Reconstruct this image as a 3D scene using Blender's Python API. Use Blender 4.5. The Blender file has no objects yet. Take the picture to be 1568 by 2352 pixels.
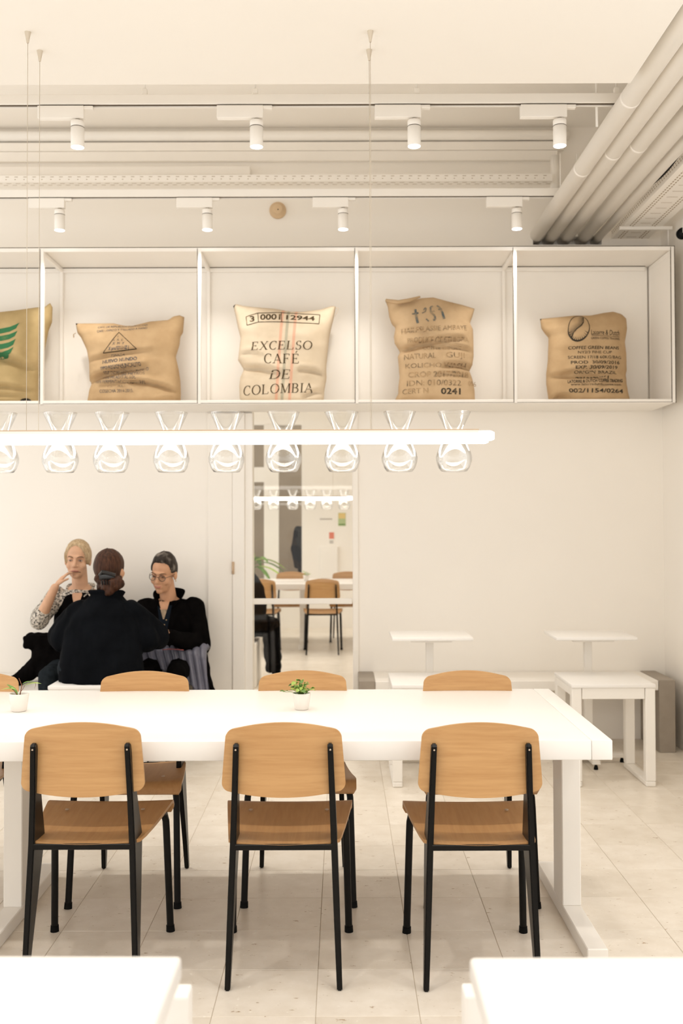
import bpy, bmesh, math, random
from mathutils import Vector, Matrix, Euler, noise
from mathutils.bvhtree import BVHTree
R = math.radians
PI = math.pi
random.seed(7)
SC = bpy.context.scene
COL = SC.collection

# ------------------------------------------------------------------ camera
CAM_H = 1.452
cd = bpy.data.cameras.new('camera')
cam = bpy.data.objects.new('camera', cd)
COL.objects.link(cam)
cd.sensor_fit = 'VERTICAL'; cd.sensor_height = 36.0; cd.sensor_width = 24.0
cd.lens = 35.0
cd.shift_y = -29 / 2352
cd.clip_start = 0.05; cd.clip_end = 60
cam.matrix_world = (Matrix.Translation((0, 0, CAM_H)) @ Matrix.Rotation(R(90 + 1.2), 4, 'X')
                    @ Matrix.Rotation(R(-0.17), 4, 'Z'))
cd.dof.use_dof = True
cd.dof.focus_distance = 3.7
cd.dof.aperture_fstop = 3.2
SC.camera = cam

# ------------------------------------------------------------------ world, exposure
w = bpy.data.worlds.new('world'); SC.world = w; w.use_nodes = True
w.node_tree.nodes['Background'].inputs[0].default_value = (1.0, 0.965, 0.92, 1)
w.node_tree.nodes['Background'].inputs[1].default_value = 1.32
vs = SC.view_settings
vs.view_transform = 'Standard'; vs.look = 'None'; vs.gamma = 1.0; vs.exposure = 0.23
vs.use_curve_mapping = False
SC.cycles.max_bounces = 16; SC.cycles.diffuse_bounces = 8; SC.cycles.transparent_max_bounces = 24
SPOT_W = 35.0          # one track spot
TUBE_E = 6.8           # pendant tubes
WARM = (1.0, 0.945, 0.87)

# ------------------------------------------------------------------ materials
def new_mat(name):
    m = bpy.data.materials.new(name); m.use_nodes = True
    nt = m.node_tree
    return m, nt, nt.nodes['Principled BSDF']
def coords(nt, scale=(1, 1, 1), kind='Object', rand=False):
    tc = nt.nodes.new('ShaderNodeTexCoord'); mp = nt.nodes.new('ShaderNodeMapping')
    mp.inputs['Scale'].default_value = scale
    nt.links.new(tc.outputs[kind], mp.inputs['Vector'])
    if rand:
        oi = nt.nodes.new('ShaderNodeObjectInfo')
        mul = nt.nodes.new('ShaderNodeMath'); mul.operation = 'MULTIPLY'; mul.inputs[1].default_value = 37.0
        nt.links.new(oi.outputs['Random'], mul.inputs[0])
        nt.links.new(mul.outputs[0], mp.inputs['Location'])
    return mp.outputs[0]
def tex_noise(nt, vec, scale, detail=3, rough=.55):
    n = nt.nodes.new('ShaderNodeTexNoise')
    n.inputs['Scale'].default_value = scale; n.inputs['Detail'].default_value = detail
    n.inputs['Roughness'].default_value = rough
    nt.links.new(vec, n.inputs['Vector'])
    return n.outputs['Fac']
def ramp(nt, fac, stops):
    r = nt.nodes.new('ShaderNodeValToRGB')
    e = r.color_ramp.elements
    while len(e) < len(stops): e.new(.5)
    for i, (p, c) in enumerate(stops):
        e[i].position = p; e[i].color = (c[0], c[1], c[2], 1)
    nt.links.new(fac, r.inputs['Fac'])
    return r.outputs['Color']
def bump(nt, b, fac, strength, dist=.01):
    n = nt.nodes.new('ShaderNodeBump'); n.inputs['Strength'].default_value = strength
    n.inputs['Distance'].default_value = dist
    nt.links.new(fac, n.inputs['Height']); nt.links.new(n.outputs[0], b.inputs['Normal'])
def mix(nt, a, b, fac, mode='MIX'):
    n = nt.nodes.new('ShaderNodeMix'); n.data_type = 'RGBA'; n.blend_type = mode
    for s, v in ((n.inputs[0], fac), (n.inputs[6], a), (n.inputs[7], b)):
        if hasattr(v, 'node'): nt.links.new(v, s)
        elif isinstance(v, (int, float)): s.default_value = v
        else: s.default_value = (v[0], v[1], v[2], 1)
    return n.outputs[2]
def plain(name, col, rough=.5, spec=.5, metal=0, var=.04, nscale=6, bmp=0, bscale=200):
    m, nt, b = new_mat(name)
    v = coords(nt)
    c = ramp(nt, tex_noise(nt, v, nscale), [(.3, [x * (1 - var) for x in col]), (.7, [min(1, x * (1 + var)) for x in col])])
    nt.links.new(c, b.inputs['Base Color'])
    b.inputs['Roughness'].default_value = rough
    b.inputs['Specular IOR Level'].default_value = spec
    b.inputs['Metallic'].default_value = metal
    if bmp: bump(nt, b, tex_noise(nt, v, bscale, 2), bmp, .002)
    return m
def emit(name, col, s):
    m, nt, b = new_mat(name)
    b.inputs['Base Color'].default_value = (.9, .9, .9, 1)
    b.inputs['Emission Color'].default_value = (*col, 1)
    b.inputs['Emission Strength'].default_value = s
    return m
def thin_glass(name, tint=(.985, .985, .98), edge=.75, base=.04, blend=.35):
    m, nt, b = new_mat(name)
    nt.nodes.remove(b)
    out = nt.nodes['Material Output']
    tr = nt.nodes.new('ShaderNodeBsdfTransparent'); tr.inputs[0].default_value = (*tint, 1)
    gl = nt.nodes.new('ShaderNodeBsdfGlossy'); gl.inputs['Roughness'].default_value = .03
    lw = nt.nodes.new('ShaderNodeLayerWeight'); lw.inputs['Blend'].default_value = blend
    mr = nt.nodes.new('ShaderNodeMapRange')
    mr.inputs['To Min'].default_value = base; mr.inputs['To Max'].default_value = edge
    nt.links.new(lw.outputs['Facing'], mr.inputs['Value'])
    mx = nt.nodes.new('ShaderNodeMixShader')
    nt.links.new(mr.outputs[0], mx.inputs[0]); nt.links.new(tr.outputs[0], mx.inputs[1]); nt.links.new(gl.outputs[0], mx.inputs[2])
    nt.links.new(mx.outputs[0], out.inputs['Surface'])
    return m
def wood(name, axis, c0=(.465, .25, .094), c1=(.555, .322, .135)):
    m, nt, b = new_mat(name)
    s = [70, 70, 70]; s[axis] = 3.2
    f1 = tex_noise(nt, coords(nt, s, rand=True), 1.0, 5, .6)
    s2 = [9, 9, 9]; s2[axis] = 1.2
    f2 = tex_noise(nt, coords(nt, s2, rand=True), 1.0, 2)
    a = ramp(nt, f1, [(.3, c0), (.62, c1)])
    c = mix(nt, a, ramp(nt, f2, [(.3, (.93, .91, .88)), (.7, (1, 1, 1))]), 1.0, 'MULTIPLY')
    nt.links.new(c, b.inputs['Base Color'])
    b.inputs['Roughness'].default_value = .42
    bump(nt, b, f1, .08, .001)
    return m
def burlap(name, c0, c1, stripes=None):
    m, nt, b = new_mat(name)
    v = coords(nt)
    big = tex_noise(nt, v, 7, 4)
    c = ramp(nt, big, [(.25, c0), (.75, c1)])
    wv = nt.nodes.new('ShaderNodeTexWave'); wv.bands_direction = 'Z'; wv.inputs['Scale'].default_value = 130; wv.inputs['Distortion'].default_value = 2.2
    wv2 = nt.nodes.new('ShaderNodeTexWave'); wv2.bands_direction = 'X'; wv2.inputs['Scale'].default_value = 130; wv2.inputs['Distortion'].default_value = 2.2
    nt.links.new(v, wv.inputs['Vector']); nt.links.new(v, wv2.inputs['Vector'])
    ad = nt.nodes.new('ShaderNodeMath'); ad.operation = 'ADD'
    nt.links.new(wv.outputs['Fac'], ad.inputs[0]); nt.links.new(wv2.outputs['Fac'], ad.inputs[1])
    c = mix(nt, c, ramp(nt, ad.outputs[0], [(.1, (.86, .84, .82)), (.9, (1, 1, 1))]), 1.0, 'MULTIPLY')
    if stripes:
        sx = nt.nodes.new('ShaderNodeSeparateXYZ'); nt.links.new(v, sx.inputs[0])
        for x0, k, hw, sc in stripes:
            a = nt.nodes.new('ShaderNodeMath'); a.operation = 'MULTIPLY_ADD'; a.inputs[1].default_value = -k; a.inputs[2].default_value = -x0
            nt.links.new(sx.outputs['Z'], a.inputs[0])
            s = nt.nodes.new('ShaderNodeMath'); s.operation = 'ADD'
            nt.links.new(a.outputs[0], s.inputs[0]); nt.links.new(sx.outputs['X'], s.inputs[1])
            ab = nt.nodes.new('ShaderNodeMath'); ab.operation = 'ABSOLUTE'; nt.links.new(s.outputs[0], ab.inputs[0])
            mr = nt.nodes.new('ShaderNodeMapRange'); mr.inputs['From Min'].default_value = hw; mr.inputs['From Max'].default_value = hw * .5
            mr.inputs['To Min'].default_value = 0; mr.inputs['To Max'].default_value = .62
            nt.links.new(ab.outputs[0], mr.inputs['Value'])
            c = mix(nt, c, sc, mr.outputs[0])
    nt.links.new(c, b.inputs['Base Color'])
    b.inputs['Roughness'].default_value = .9; b.inputs['Specular IOR Level'].default_value = .15
    bump(nt, b, ad.outputs[0], .25, .002)
    return m
def ink(name, col, cloth, fade=.35, scale=18):
    m, nt, b = new_mat(name)
    f = tex_noise(nt, coords(nt), scale, 4, .7)
    c = ramp(nt, f, [(fade, cloth), (fade + .18, col)])
    nt.links.new(c, b.inputs['Base Color']); b.inputs['Roughness'].default_value = .9
    b.inputs['Specular IOR Level'].default_value = .1
    return m
def floor_mat():
    m, nt, b = new_mat('vinyl_tile')
    v = coords(nt, kind='Object', rand=True)
    oi = nt.nodes.new('ShaderNodeObjectInfo')
    base = ramp(nt, tex_noise(nt, v, 9, 4, .6), [(.3, (.72, .655, .565)), (.7, (.82, .765, .685))])
    base = mix(nt, base, ramp(nt, oi.outputs['Random'], [(0, (.93, .92, .90)), (1, (1, 1, 1))]), 1.0, 'MULTIPLY')
    v2 = coords(nt, (22, 48, 22), rand=True)
    fl = ramp(nt, tex_noise(nt, v2, 1.0, 4, .75), [(.645, (0, 0, 0)), (.70, (1, 1, 1))])
    c = mix(nt, base, (.36, .25, .15), fl)
    v3 = coords(nt, (30, 40, 30), rand=True)
    fl2 = ramp(nt, tex_noise(nt, v3, 1.3, 3, .7), [(.66, (0, 0, 0)), (.72, (.6, .6, .6))])
    c = mix(nt, c, (.92, .88, .80), fl2)
    nt.links.new(c, b.inputs['Base Color'])
    b.inputs['Roughness'].default_value = .33; b.inputs['Specular IOR Level'].default_value = .45
    return m
def hair_mat(name, c0, c1, grey=None):
    m, nt, b = new_mat(name)
    f = tex_noise(nt, coords(nt, (60, 60, 9)), 1.6, 4, .65)
    c = ramp(nt, f, [(.3, c0), (.72, c1)])
    if grey:
        f2 = tex_noise(nt, coords(nt, (12, 12, 9)), 1.4, 2)
        c = mix(nt, c, grey, ramp(nt, f2, [(.56, (0, 0, 0)), (.72, (.7, .7, .7))]))
    nt.links.new(c, b.inputs['Base Color']); b.inputs['Roughness'].default_value = .5
    b.inputs['Specular IOR Level'].default_value = .18
    bump(nt, b, f, .6, .004)
    return m
def blouse_mat():
    m, nt, b = new_mat('patterned_blouse')
    vo = nt.nodes.new('ShaderNodeTexVoronoi'); vo.inputs['Scale'].default_value = 62
    nt.links.new(coords(nt), vo.inputs['Vector'])
    f = tex_noise(nt, coords(nt), 75, 3, .7)
    c = ramp(nt, f, [(.42, (.05, .045, .04)), (.56, (.66, .60, .52))])
    nt.links.new(c, b.inputs['Base Color']); b.inputs['Roughness'].default_value = .8
    return m

M = {}
M['wall'] = plain('cream_wall_paint', (.905, .87, .815), .55, .3, var=.012, nscale=1.2)
M['ceil'] = plain('cream_ceiling_paint', (.905, .87, .815), .7, .2, var=.012, nscale=1.0)
M['white'] = plain('white_powder_coat', (.89, .86, .81), .4, .4, var=.01)
M['pipe'] = plain('pipe_paint', (.92, .885, .83), .45, .4, var=.015, nscale=3)
M['lam'] = plain('white_laminate', (.83, .81, .78), .34, .4, var=.006, nscale=2)
M['leg'] = plain('white_steel', (.84, .81, .76), .4, .4, var=.008)
M['tile'] = floor_mat()
M['grout'] = plain('tile_joint', (.42, .35, .26), .8, .2)
M['oakx'] = wood('oak_veneer_across', 0)
M['oaky'] = wood('oak_veneer_along', 1, (.43, .225, .085), (.49, .27, .108))
M['ply'] = wood('plywood_edge', 0, (.58, .38, .20), (.70, .49, .28))
M['black'] = plain('black_steel', (.006, .0055, .005), .34, .16, var=.1)
M['rubber'] = plain('black_rubber', (.005, .005, .005), .6, .1)
M['rivet'] = plain('steel_rivet', (.6, .5, .4), .3, .5, metal=1)
M['dark'] = plain('recess_shade_and_led', (.02, .015, .01), .9, .1)
M['slot'] = plain('shaded_slot', (.36, .28, .19), .8, .2)
M['line'] = plain('dark_slot', (.10, .075, .05), .8, .2)
M['grey'] = plain('grey_laminate', (.33, .285, .235), .5, .4, var=.06, nscale=14)
M['tan'] = plain('tan_channel', (.60, .44, .30), .4, .5)
M['cable'] = plain('steel_cable', (.62, .55, .45), .4, .5, metal=.3)
M['ceramic'] = plain('white_ceramic', (.82, .77, .71), .35, .5, var=.02, nscale=20)
M['soil'] = plain('dark_soil', (.05, .035, .02), .95, .1, var=.3, nscale=90)
M['leafa'] = plain('light_green_leaf', (.36, .50, .10), .5, .4, var=.3, nscale=40)
M['leafb'] = plain('deep_green_leaf', (.13, .25, .045), .5, .4, var=.3, nscale=40)
M['stem'] = plain('reddish_stem', (.25, .11, .06), .6, .3)
M['tube'] = emit('led_tube', (1.0, .965, .91), TUBE_E)
M['lens'] = emit('spot_lens', (.93, .95, 1.0), 9.0)
M['glass'] = thin_glass('carafe_glass', (.995, .995, .99), edge=.6, base=.05, blend=.42)
M['pane'] = thin_glass('door_glass', (.97, .97, .96), .5, .02, .25)
M['detector'] = plain('yellowed_plastic', (.70, .52, .33), .5, .4)
M['skin'] = plain('skin_fair', (.60, .355, .225), .5, .35, var=.06, nscale=25)
M['skin2'] = plain('skin_warm', (.575, .315, .185), .5, .35, var=.06, nscale=25)
M['lip'] = plain('lip', (.45, .17, .13), .45, .4)
M['eye'] = plain('shaded_eye', (.10, .06, .045), .3, .5)
M['eyew'] = plain('eye_white', (.60, .52, .46), .3, .5)
M['brow'] = plain('eyebrow', (.17, .10, .06), .8, .1)
M['blond'] = hair_mat('blond_hair', (.30, .195, .095), (.66, .51, .33))
M['dkhair'] = hair_mat('grey_dark_hair', (.012, .009, .007), (.055, .042, .033), (.26, .225, .19))
M['brhair'] = hair_mat('brown_hair', (.016, .006, .0035), (.085, .034, .017))
M['jblack'] = plain('black_wool', (.0035, .003, .003), .9, .02, var=.3, nscale=12)
M['jnavy'] = plain('navy_black_cotton', (.0040, .0046, .0060), .85, .03, var=.3, nscale=8)
M['denim'] = plain('dark_denim', (.014, .018, .022), .85, .05, var=.3, nscale=30)
M['blouse'] = blouse_mat()
M['shirt'] = plain('beige_undershirt', (.36, .28, .19), .8, .2, var=.25, nscale=60)
M['bluesh'] = plain('dark_blue_shirt', (.008, .012, .018), .8, .05)
M['puff'] = plain('slate_nylon', (.125, .125, .165), .32, .5, var=.12, nscale=20)
M['frame'] = plain('spectacle_frame', (.05, .03, .02), .35, .5)
M['gold'] = plain('brass_button', (.6, .45, .25), .3, .5, metal=1)
M['clip'] = plain('black_plastic', (.006, .006, .007), .25, .5)
M['stick'] = plain('dark_wood_stick', (.10, .035, .02), .5, .4)
M['street'] = plain('street_wall', (.36, .285, .20), .9, .2, var=.12, nscale=1.3)
M['pavement'] = plain('street_pavement', (.16, .105, .06), .9, .2, var=.2, nscale=2)
M['gshape'] = None

# ------------------------------------------------------------------ helpers
class MB:
    def __init__(s): s.bm = bmesh.new()
    def box(s, lo, hi, bev=0, seg=1):
        lo = Vector(lo); hi = Vector(hi)
        mtx = Matrix.Translation((lo + hi) / 2) @ Matrix.Diagonal((*(hi - lo), 1))
        r = bmesh.ops.create_cube(s.bm, size=1, matrix=mtx)
        if bev:
            es = list({e for v in r['verts'] for e in v.link_edges})
            bmesh.ops.bevel(s.bm, geom=es, offset=bev, segments=seg, affect='EDGES', profile=.5)
        return s
    def tube(s, pts, r, n=12, cap=True, ell=(1, 1), up=None):
        pts = [Vector(p) for p in pts]
        rs = r if isinstance(r, (list, tuple)) else [r] * len(pts)
        rings = []
        for i, p in enumerate(pts):
            if i == 0: d = pts[1] - p
            elif i == len(pts) - 1: d = p - pts[i - 1]
            else: d = (pts[i + 1] - p).normalized() + (p - pts[i - 1]).normalized()
            d.normalize()
            u = Vector(up) if up else (Vector((0, 0, 1)) if abs(d.z) < .9 else Vector((0, 1, 0)))
            a = d.cross(u).normalized(); b = a.cross(d).normalized()
            rings.append([s.bm.verts.new(p + (a * math.cos(t) * ell[0] + b * math.sin(t) * ell[1]) * rs[i])
                          for t in (2 * PI * k / n for k in range(n))])
        for A, B in zip(rings, rings[1:]):
            for k in range(n):
                s.bm.faces.new((A[k], A[(k + 1) % n], B[(k + 1) % n], B[k]))
        if cap:
            s.bm.faces.new(rings[0][::-1]); s.bm.faces.new(rings[-1])
        return s
    def capsule(s, p0, p1, r0, r1, n=16, ell=(1, 1), up=None):
        p0 = Vector(p0); p1 = Vector(p1); d = (p1 - p0).normalized()
        pts = []; rs = []
        for k in range(1, 5):
            t = PI / 2 * (1 - k / 4); pts.append(p0 - d * r0 * math.sin(t)); rs.append(max(r0 * math.cos(t), 1e-4))
        for k in range(0, 4):
            t = PI / 2 * k / 4
            pts.append(p1 + d * r1 * math.sin(t)); rs.append(max(r1 * math.cos(t), 1e-4))
        pts.append(p1 + d * r1); rs.append(1e-4)
        pts.insert(0, p0 - d * r0); rs.insert(0, 1e-4)
        return s.tube(pts, rs, n, True, ell, up)
    def ell(s, c, r, rot=None, u=20, v=12):
        m = Matrix.Translation(c) @ (rot.to_matrix().to_4x4() if rot else Matrix()) @ Matrix.Diagonal((*r, 1))
        bmesh.ops.create_uvsphere(s.bm, u_segments=u, v_segments=v, radius=1, matrix=m)
        return s
    def loft(s, rings, n=28, p=2.0):
        """rings: (centre, rx, ry) stacked; superellipse cross-section"""
        R_ = []
        for c, rx, ry in rings:
            rr = []
            for k in range(n):
                t = 2 * PI * k / n; ct, st = math.cos(t), math.sin(t)
                rr.append(s.bm.verts.new((c[0] + rx * math.copysign(abs(ct) ** (2 / p), ct),
                                          c[1] + ry * math.copysign(abs(st) ** (2 / p), st), c[2])))
            R_.append(rr)
        for A, B in zip(R_, R_[1:]):
            for k in range(n): s.bm.faces.new((A[k], A[(k + 1) % n], B[(k + 1) % n], B[k]))
        s.bm.faces.new(R_[0][::-1]); s.bm.faces.new(R_[-1])
        return s
    def lathe(s, prof, c=(0, 0, 0), n=32, cap=False):
        rings = []
        for r, z in prof:
            rings.append([s.bm.verts.new((c[0] + r * math.cos(2 * PI * k / n), c[1] + r * math.sin(2 * PI * k / n), c[2] + z)) for k in range(n)])
        for A, B in zip(rings, rings[1:]):
            for k in range(n): s.bm.faces.new((A[k], A[(k + 1) % n], B[(k + 1) % n], B[k]))
        if cap:
            s.bm.faces.new(rings[0][::-1]); s.bm.faces.new(rings[-1])
        return s
    def prism(s, poly, thick, axis=1, off=0):
        """polygon in the plane normal to axis (x,z for axis 1; y,z for axis 0; x,y for axis 2)"""
        def P(a, b, c):
            return {0: (c, a, b), 1: (a, c, b), 2: (a, b, c)}[axis]
        A = [s.bm.verts.new(P(a, b, off)) for a, b in poly]
        B = [s.bm.verts.new(P(a, b, off + thick)) for a, b in poly]
        n = len(poly)
        s.bm.faces.new(A); s.bm.faces.new(B[::-1])
        for k in range(n): s.bm.faces.new((A[k], B[k], B[(k + 1) % n], A[(k + 1) % n]))
        return s
    def grid(s, fn, nu, nv):
        g = [[s.bm.verts.new(fn(i / nu, j / nv)) for i in range(nu + 1)] for j in range(nv + 1)]
        for j in range(nv):
            for i in range(nu): s.bm.faces.new((g[j][i], g[j][i + 1], g[j + 1][i + 1], g[j + 1][i]))
        return s
    def build(s, name, mat, parent=None, smooth=False, angle=None):
        me = bpy.data.meshes.new(name)
        bmesh.ops.recalc_face_normals(s.bm, faces=s.bm.faces)
        s.bm.to_mesh(me); s.bm.free()
        return obj(name, me, mat, parent, smooth, angle)
def obj(name, me, mat, parent=None, smooth=False, angle=35):
    if mat is not None and not me.materials:
        me.materials.append(M[mat] if isinstance(mat, str) else mat)
    if smooth:
        for p in me.polygons: p.use_smooth = True
        if angle is not None:
            try: me.set_sharp_from_angle(angle=R(angle))
            except Exception: pass
    o = bpy.data.objects.new(name, me); COL.objects.link(o)
    if parent: o.parent = parent
    return o
def tag(o, label=None, cat=None, group=None, kind=None):
    if label: o['label'] = label
    if cat: o['category'] = cat
    if group: o['group'] = group
    if kind: o['kind'] = kind
    return o
def empty(name, loc=(0, 0, 0), rz=0):
    o = bpy.data.objects.new(name, None); COL.objects.link(o)
    o.empty_display_size = .1
    o.location = loc; o.rotation_euler = (0, 0, rz)
    return o
KIDS = {}
def copy_tree(o, parent=None):
    c = o.copy(); COL.objects.link(c); c.parent = parent
    for ch in list(o.children): copy_tree(ch, c)
    return c
def struct(o): o['kind'] = 'structure'; return o
def bake(o):
    """apply an object's modifiers without operators"""
    bpy.context.view_layer.update()
    dg = bpy.context.evaluated_depsgraph_get()
    me = bpy.data.meshes.new_from_object(o.evaluated_get(dg))
    o.modifiers.clear(); old = o.data; o.data = me
    bpy.data.meshes.remove(old)
    return o
def remesh(mb, name, mat, parent, voxel=.006, smooth_it=4, smooth_f=.5, deform=None):
    o = mb.build(name, mat, None, True, None)
    md = o.modifiers.new('r', 'REMESH'); md.mode = 'VOXEL'; md.voxel_size = voxel; md.use_smooth_shade = True
    if smooth_it:
        sm = o.modifiers.new('s', 'SMOOTH'); sm.iterations = smooth_it; sm.factor = smooth_f
    bake(o)
    if deform:
        me = o.data; n = len(me.vertices)
        co = [0.0] * (3 * n); no = [0.0] * (3 * n)
        me.vertices.foreach_get('co', co); me.vertices.foreach_get('normal', no)
        for i in range(n):
            r = deform(Vector(co[3 * i:3 * i + 3]), Vector(no[3 * i:3 * i + 3]))
            co[3 * i], co[3 * i + 1], co[3 * i + 2] = r
        me.vertices.foreach_set('co', co); me.update()
    for p in o.data.polygons: p.use_smooth = True
    if not o.data.materials: o.data.materials.append(M[mat])
    o.parent = parent
    return o

# ================================================================== STRUCTURE
WY = 6.62          # back wall plane
RX = 2.14          # right wall plane
LX = -3.5
SOF = 3.30         # low ceiling
UP = 4.08          # raised ceiling

# floor: individual vinyl tiles over a joint bed, material only beyond
fl = MB().box((LX, -3.0, -.05), (RX + .1, WY + .1, -.0016)).build('floor', 'grout'); struct(fl)
fl2 = MB().box((LX, -3.0, -.0015), (-2.215 - .0008, WY, 0)).box((-2.215, -3, -.0015), (RX, 2.03 - .0008, 0)).build('floor_outer', 'tile', fl)
fl2['kind'] = 'stuff'
T = .305; G = .0006
def tile_mesh(wx, wy):
    mb = MB(); b = .0012
    x0, x1, y0, y1 = G, wx - G, G, wy - G
    lo = [mb.bm.verts.new(p) for p in ((x0, y0, -.0016), (x1, y0, -.0016), (x1, y1, -.0016), (x0, y1, -.0016))]
    hi = [mb.bm.verts.new(p) for p in ((x0 + b, y0 + b, 0), (x1 - b, y0 + b, 0), (x1 - b, y1 - b, 0), (x0 + b, y1 - b, 0))]
    mb.bm.faces.new(hi)
    for k in range(4): mb.bm.faces.new((lo[k], lo[(k + 1) % 4], hi[(k + 1) % 4], hi[k]))
    me = bpy.data.meshes.new('tile'); bmesh.ops.recalc_face_normals(mb.bm, faces=mb.bm.faces)
    mb.bm.to_mesh(me); mb.bm.free(); me.materials.append(M['tile']); return me
tm = {}
for j in range(16):
    for i in range(15):
        x = -2.215 + i * T; y = 2.03 + j * T
        wx = min(T, RX - x); wy = min(T, WY - y)
        if wx < .02 or wy < .005: continue
        key = (round(wx, 3), round(wy, 3))
        if key not in tm: tm[key] = tile_mesh(wx, wy)
        o = bpy.data.objects.new('tile', tm[key]); COL.objects.link(o)
        o.location = (x, y, random.uniform(0, .0002)); o.parent = fl

# back wall with door opening and pipe slot
DX0, DX1, DTOP = -.591, .074, 2.42
mb = MB()
mb.box((LX, WY, 0), (DX0, WY + .12, DTOP)).box((DX1, WY, 0), (RX, WY + .12, DTOP))
mb.box((LX, WY, DTOP), (RX, WY + .12, 3.29))
mb.box((LX, WY, 3.29), (1.285, WY + .12, 3.345)).box((1.745, WY, 3.29), (RX, WY + .12, 3.345))
mb.box((LX, WY, 3.345), (RX, WY + .12, UP + .1))
struct(mb.build('wall_back', 'wall'))
struct(MB().box((1.27, WY + .121, 3.28), (1.76, WY + .5, 3.36)).build('recess_shade_block', 'dark'))  # solid block behind the pipe slot, recess darkness put into its colour
struct(MB().box((RX, 3.6, 0), (RX + .1, WY + .12, UP + .1)).build('wall_right', 'wall'))
c = MB().box((LX, -3.0, SOF), (1.232, 4.185, SOF + .25), .004).build('ceiling_soffit', 'ceil'); struct(c)
c = MB().box((LX, 4.186, UP), (RX + .1, WY + .12, UP + .1)).box((1.233, -3, SOF + .25), (RX + .1, 4.186, SOF + .35)) \
    .box((LX, 4.07, SOF + .251), (1.232, 4.184, UP)).box((1.233, 4.07, SOF + .351), (RX, 4.184, UP)).build('ceiling', 'ceil'); struct(c)
# door casing
t = MB().box((-.885, WY - .03, 0), (-.722, WY - .001, 2.165), .004).build('trim_1', 'wall'); struct(t)
t = MB().box((DX1 + .001, WY - .012, 0), (DX1 + .037, WY - .001, 2.165), .003).build('trim_2', 'wall'); struct(t)
d = MB().box((-.720, WY - .045, 0), (-.640, WY - .002, 2.165), .004).box((-.640, WY - .03, 0), (DX0 + .002, WY - .002, 2.165), .003).build('door_1', 'white'); struct(d)
MB().tube([(-.716, WY - .052, 1.10), (-.716, WY - .052, 1.18)], .009, 10).build('hinge', 'tan', d, True)
MB().box((DX0 + .002, WY + .02, .02), (DX1 - .002, WY + .028, 2.4)).build('glass_pane', 'pane', d)
MB().box((DX0 - .02, WY - .002, .895), (DX1 - .004, WY + .019, .934), .006, 2).build('push_bar', 'white', d)

# ------------------------------------------------------------------ room beyond the door
FY = 13.5
struct(MB().box((LX, WY + .12, -.05), (RX + .1, FY, 0)).build('floor_beyond', 'tile'))
struct(MB().box((LX, WY + .12, SOF), (RX + .1, FY + .1, SOF + .1)).build('ceiling_beyond', 'ceil'))
struct(MB().box((RX, WY + .121, 0), (RX + .1, FY + .1, SOF)).build('wall_right_beyond', 'wall'))
mb = MB().box((-.51, FY, 0), (RX, FY + .1, SOF - .001)).box((LX, FY, 0), (-.511, FY + .1, .66)).box((LX, FY, 2.75), (-.511, FY + .1, SOF - .001)).box((LX, FY, .661), (-1.75, FY + .1, 2.749))
struct(mb.build('wall_far', 'wall'))
wn = MB().box((-1.75, FY + .01, .66), (-1.66, FY + .08, 2.75)).box((-1.05, FY - .02, .66), (-.852, FY + .09, 2.75)).box((-.54, FY + .01, .66), (-.511, FY + .08, 2.75)).box((-1.66, FY + .005, 1.974), (-1.05, FY + .085, 2.175)).build('window_1', 'white'); struct(wn)
MB().box((-1.66, FY + .04, .66), (-1.05, FY + .046, 2.75)).build('window_pane', 'pane', wn)
MB().box((-.852, FY + .04, .66), (-.54, FY + .046, 2.75)).build('window_pane', 'pane', wn)
MB().box((-1.75, FY - .04, .63), (-.52, FY - .001, .66), .004).build('window_sill', 'white', wn)
struct(MB().box((-9, FY + .12, -.15), (6, 18, -.02)).build('pavement', 'pavement'))
struct(MB().box((-9, 17.2, -.02), (6, 17.4, 6)).build('wall_street', 'street'))

# ================================================================== CEILING SERVICES
def pipe(x, r, label, joints):
    z = 3.31 + r
    o = empty('ceiling_pipe', (x, 0, z))
    MB().tube([(0, -1.5, 0), (0, WY + .3, 0)], r, 28).build('pipe_run', 'pipe', o, True)
    for y in joints:
        MB().lathe([(r - .0005, 0), (r + .0012, .001), (r + .0012, .022), (r - .0005, .023)], n=28).build('joint_sleeve', 'pipe', o, True).matrix_local = \
            Matrix.Translation((0, y, 0)) @ Matrix.Rotation(R(-90), 4, 'X')
    for y in (5.9,):
        MB().tube([(0, y, r), (0, y, .28)], .004, 8).build('hanger_rod', 'pipe', o, True)
    tag(o, label, 'pipe', 'pipes along the ceiling')
pipe(1.312, .047, 'thick cream pipe furthest left of the five ceiling pipes', (4.45, 5.35))
pipe(1.411, .047, 'thick cream ceiling pipe second from the left', (5.1,))
pipe(1.513, .047, 'thick cream ceiling pipe in the middle of five', (3.9, 5.0))
pipe(1.632, .047, 'thick cream ceiling pipe fourth from left beside thin pipe', (4.5,))
pipe(1.722, .029, 'thin cream ceiling pipe between thick pipes and perforated tray', (4.72,))

# perforated cable tray along the right wall
def slots(mb, rows, y0, y1, step, ln, wd, horizontal=True):
    pass
o = empty('cable_tray', (1.93, 0, 3.325))
MB().box((-.125, 1.5, 0), (.125, WY - .01, .003)).box((-.125, 1.5, .003), (-.122, WY - .01, .055)).box((.122, 1.5, .003), (.125, WY - .01, .055)).build('tray_channel', 'pipe', o)
mb = MB(); y = 3.3; k = 0
while y < 6.58:
    for x in (-.085, -.065, .055, .075):
        yy = y + (.015 if x in (-.065, .075) else 0)
        mb.box((x - .0035, yy, -.0008), (x + .0035, yy + .02, .0002))
    if k % 3 == 0: mb.box((-.035, y, -.0008), (.03, y + .003, .0002))
    mb.box((-.1262, y, .025), (-.1248, y + .008, .031)); mb.box((-.1262, y + .016, .040), (-.1248, y + .024, .046))
    y += .034; k += 1
tag(mb.build('slot_rows', 'slot', o), kind='stuff')
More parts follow.
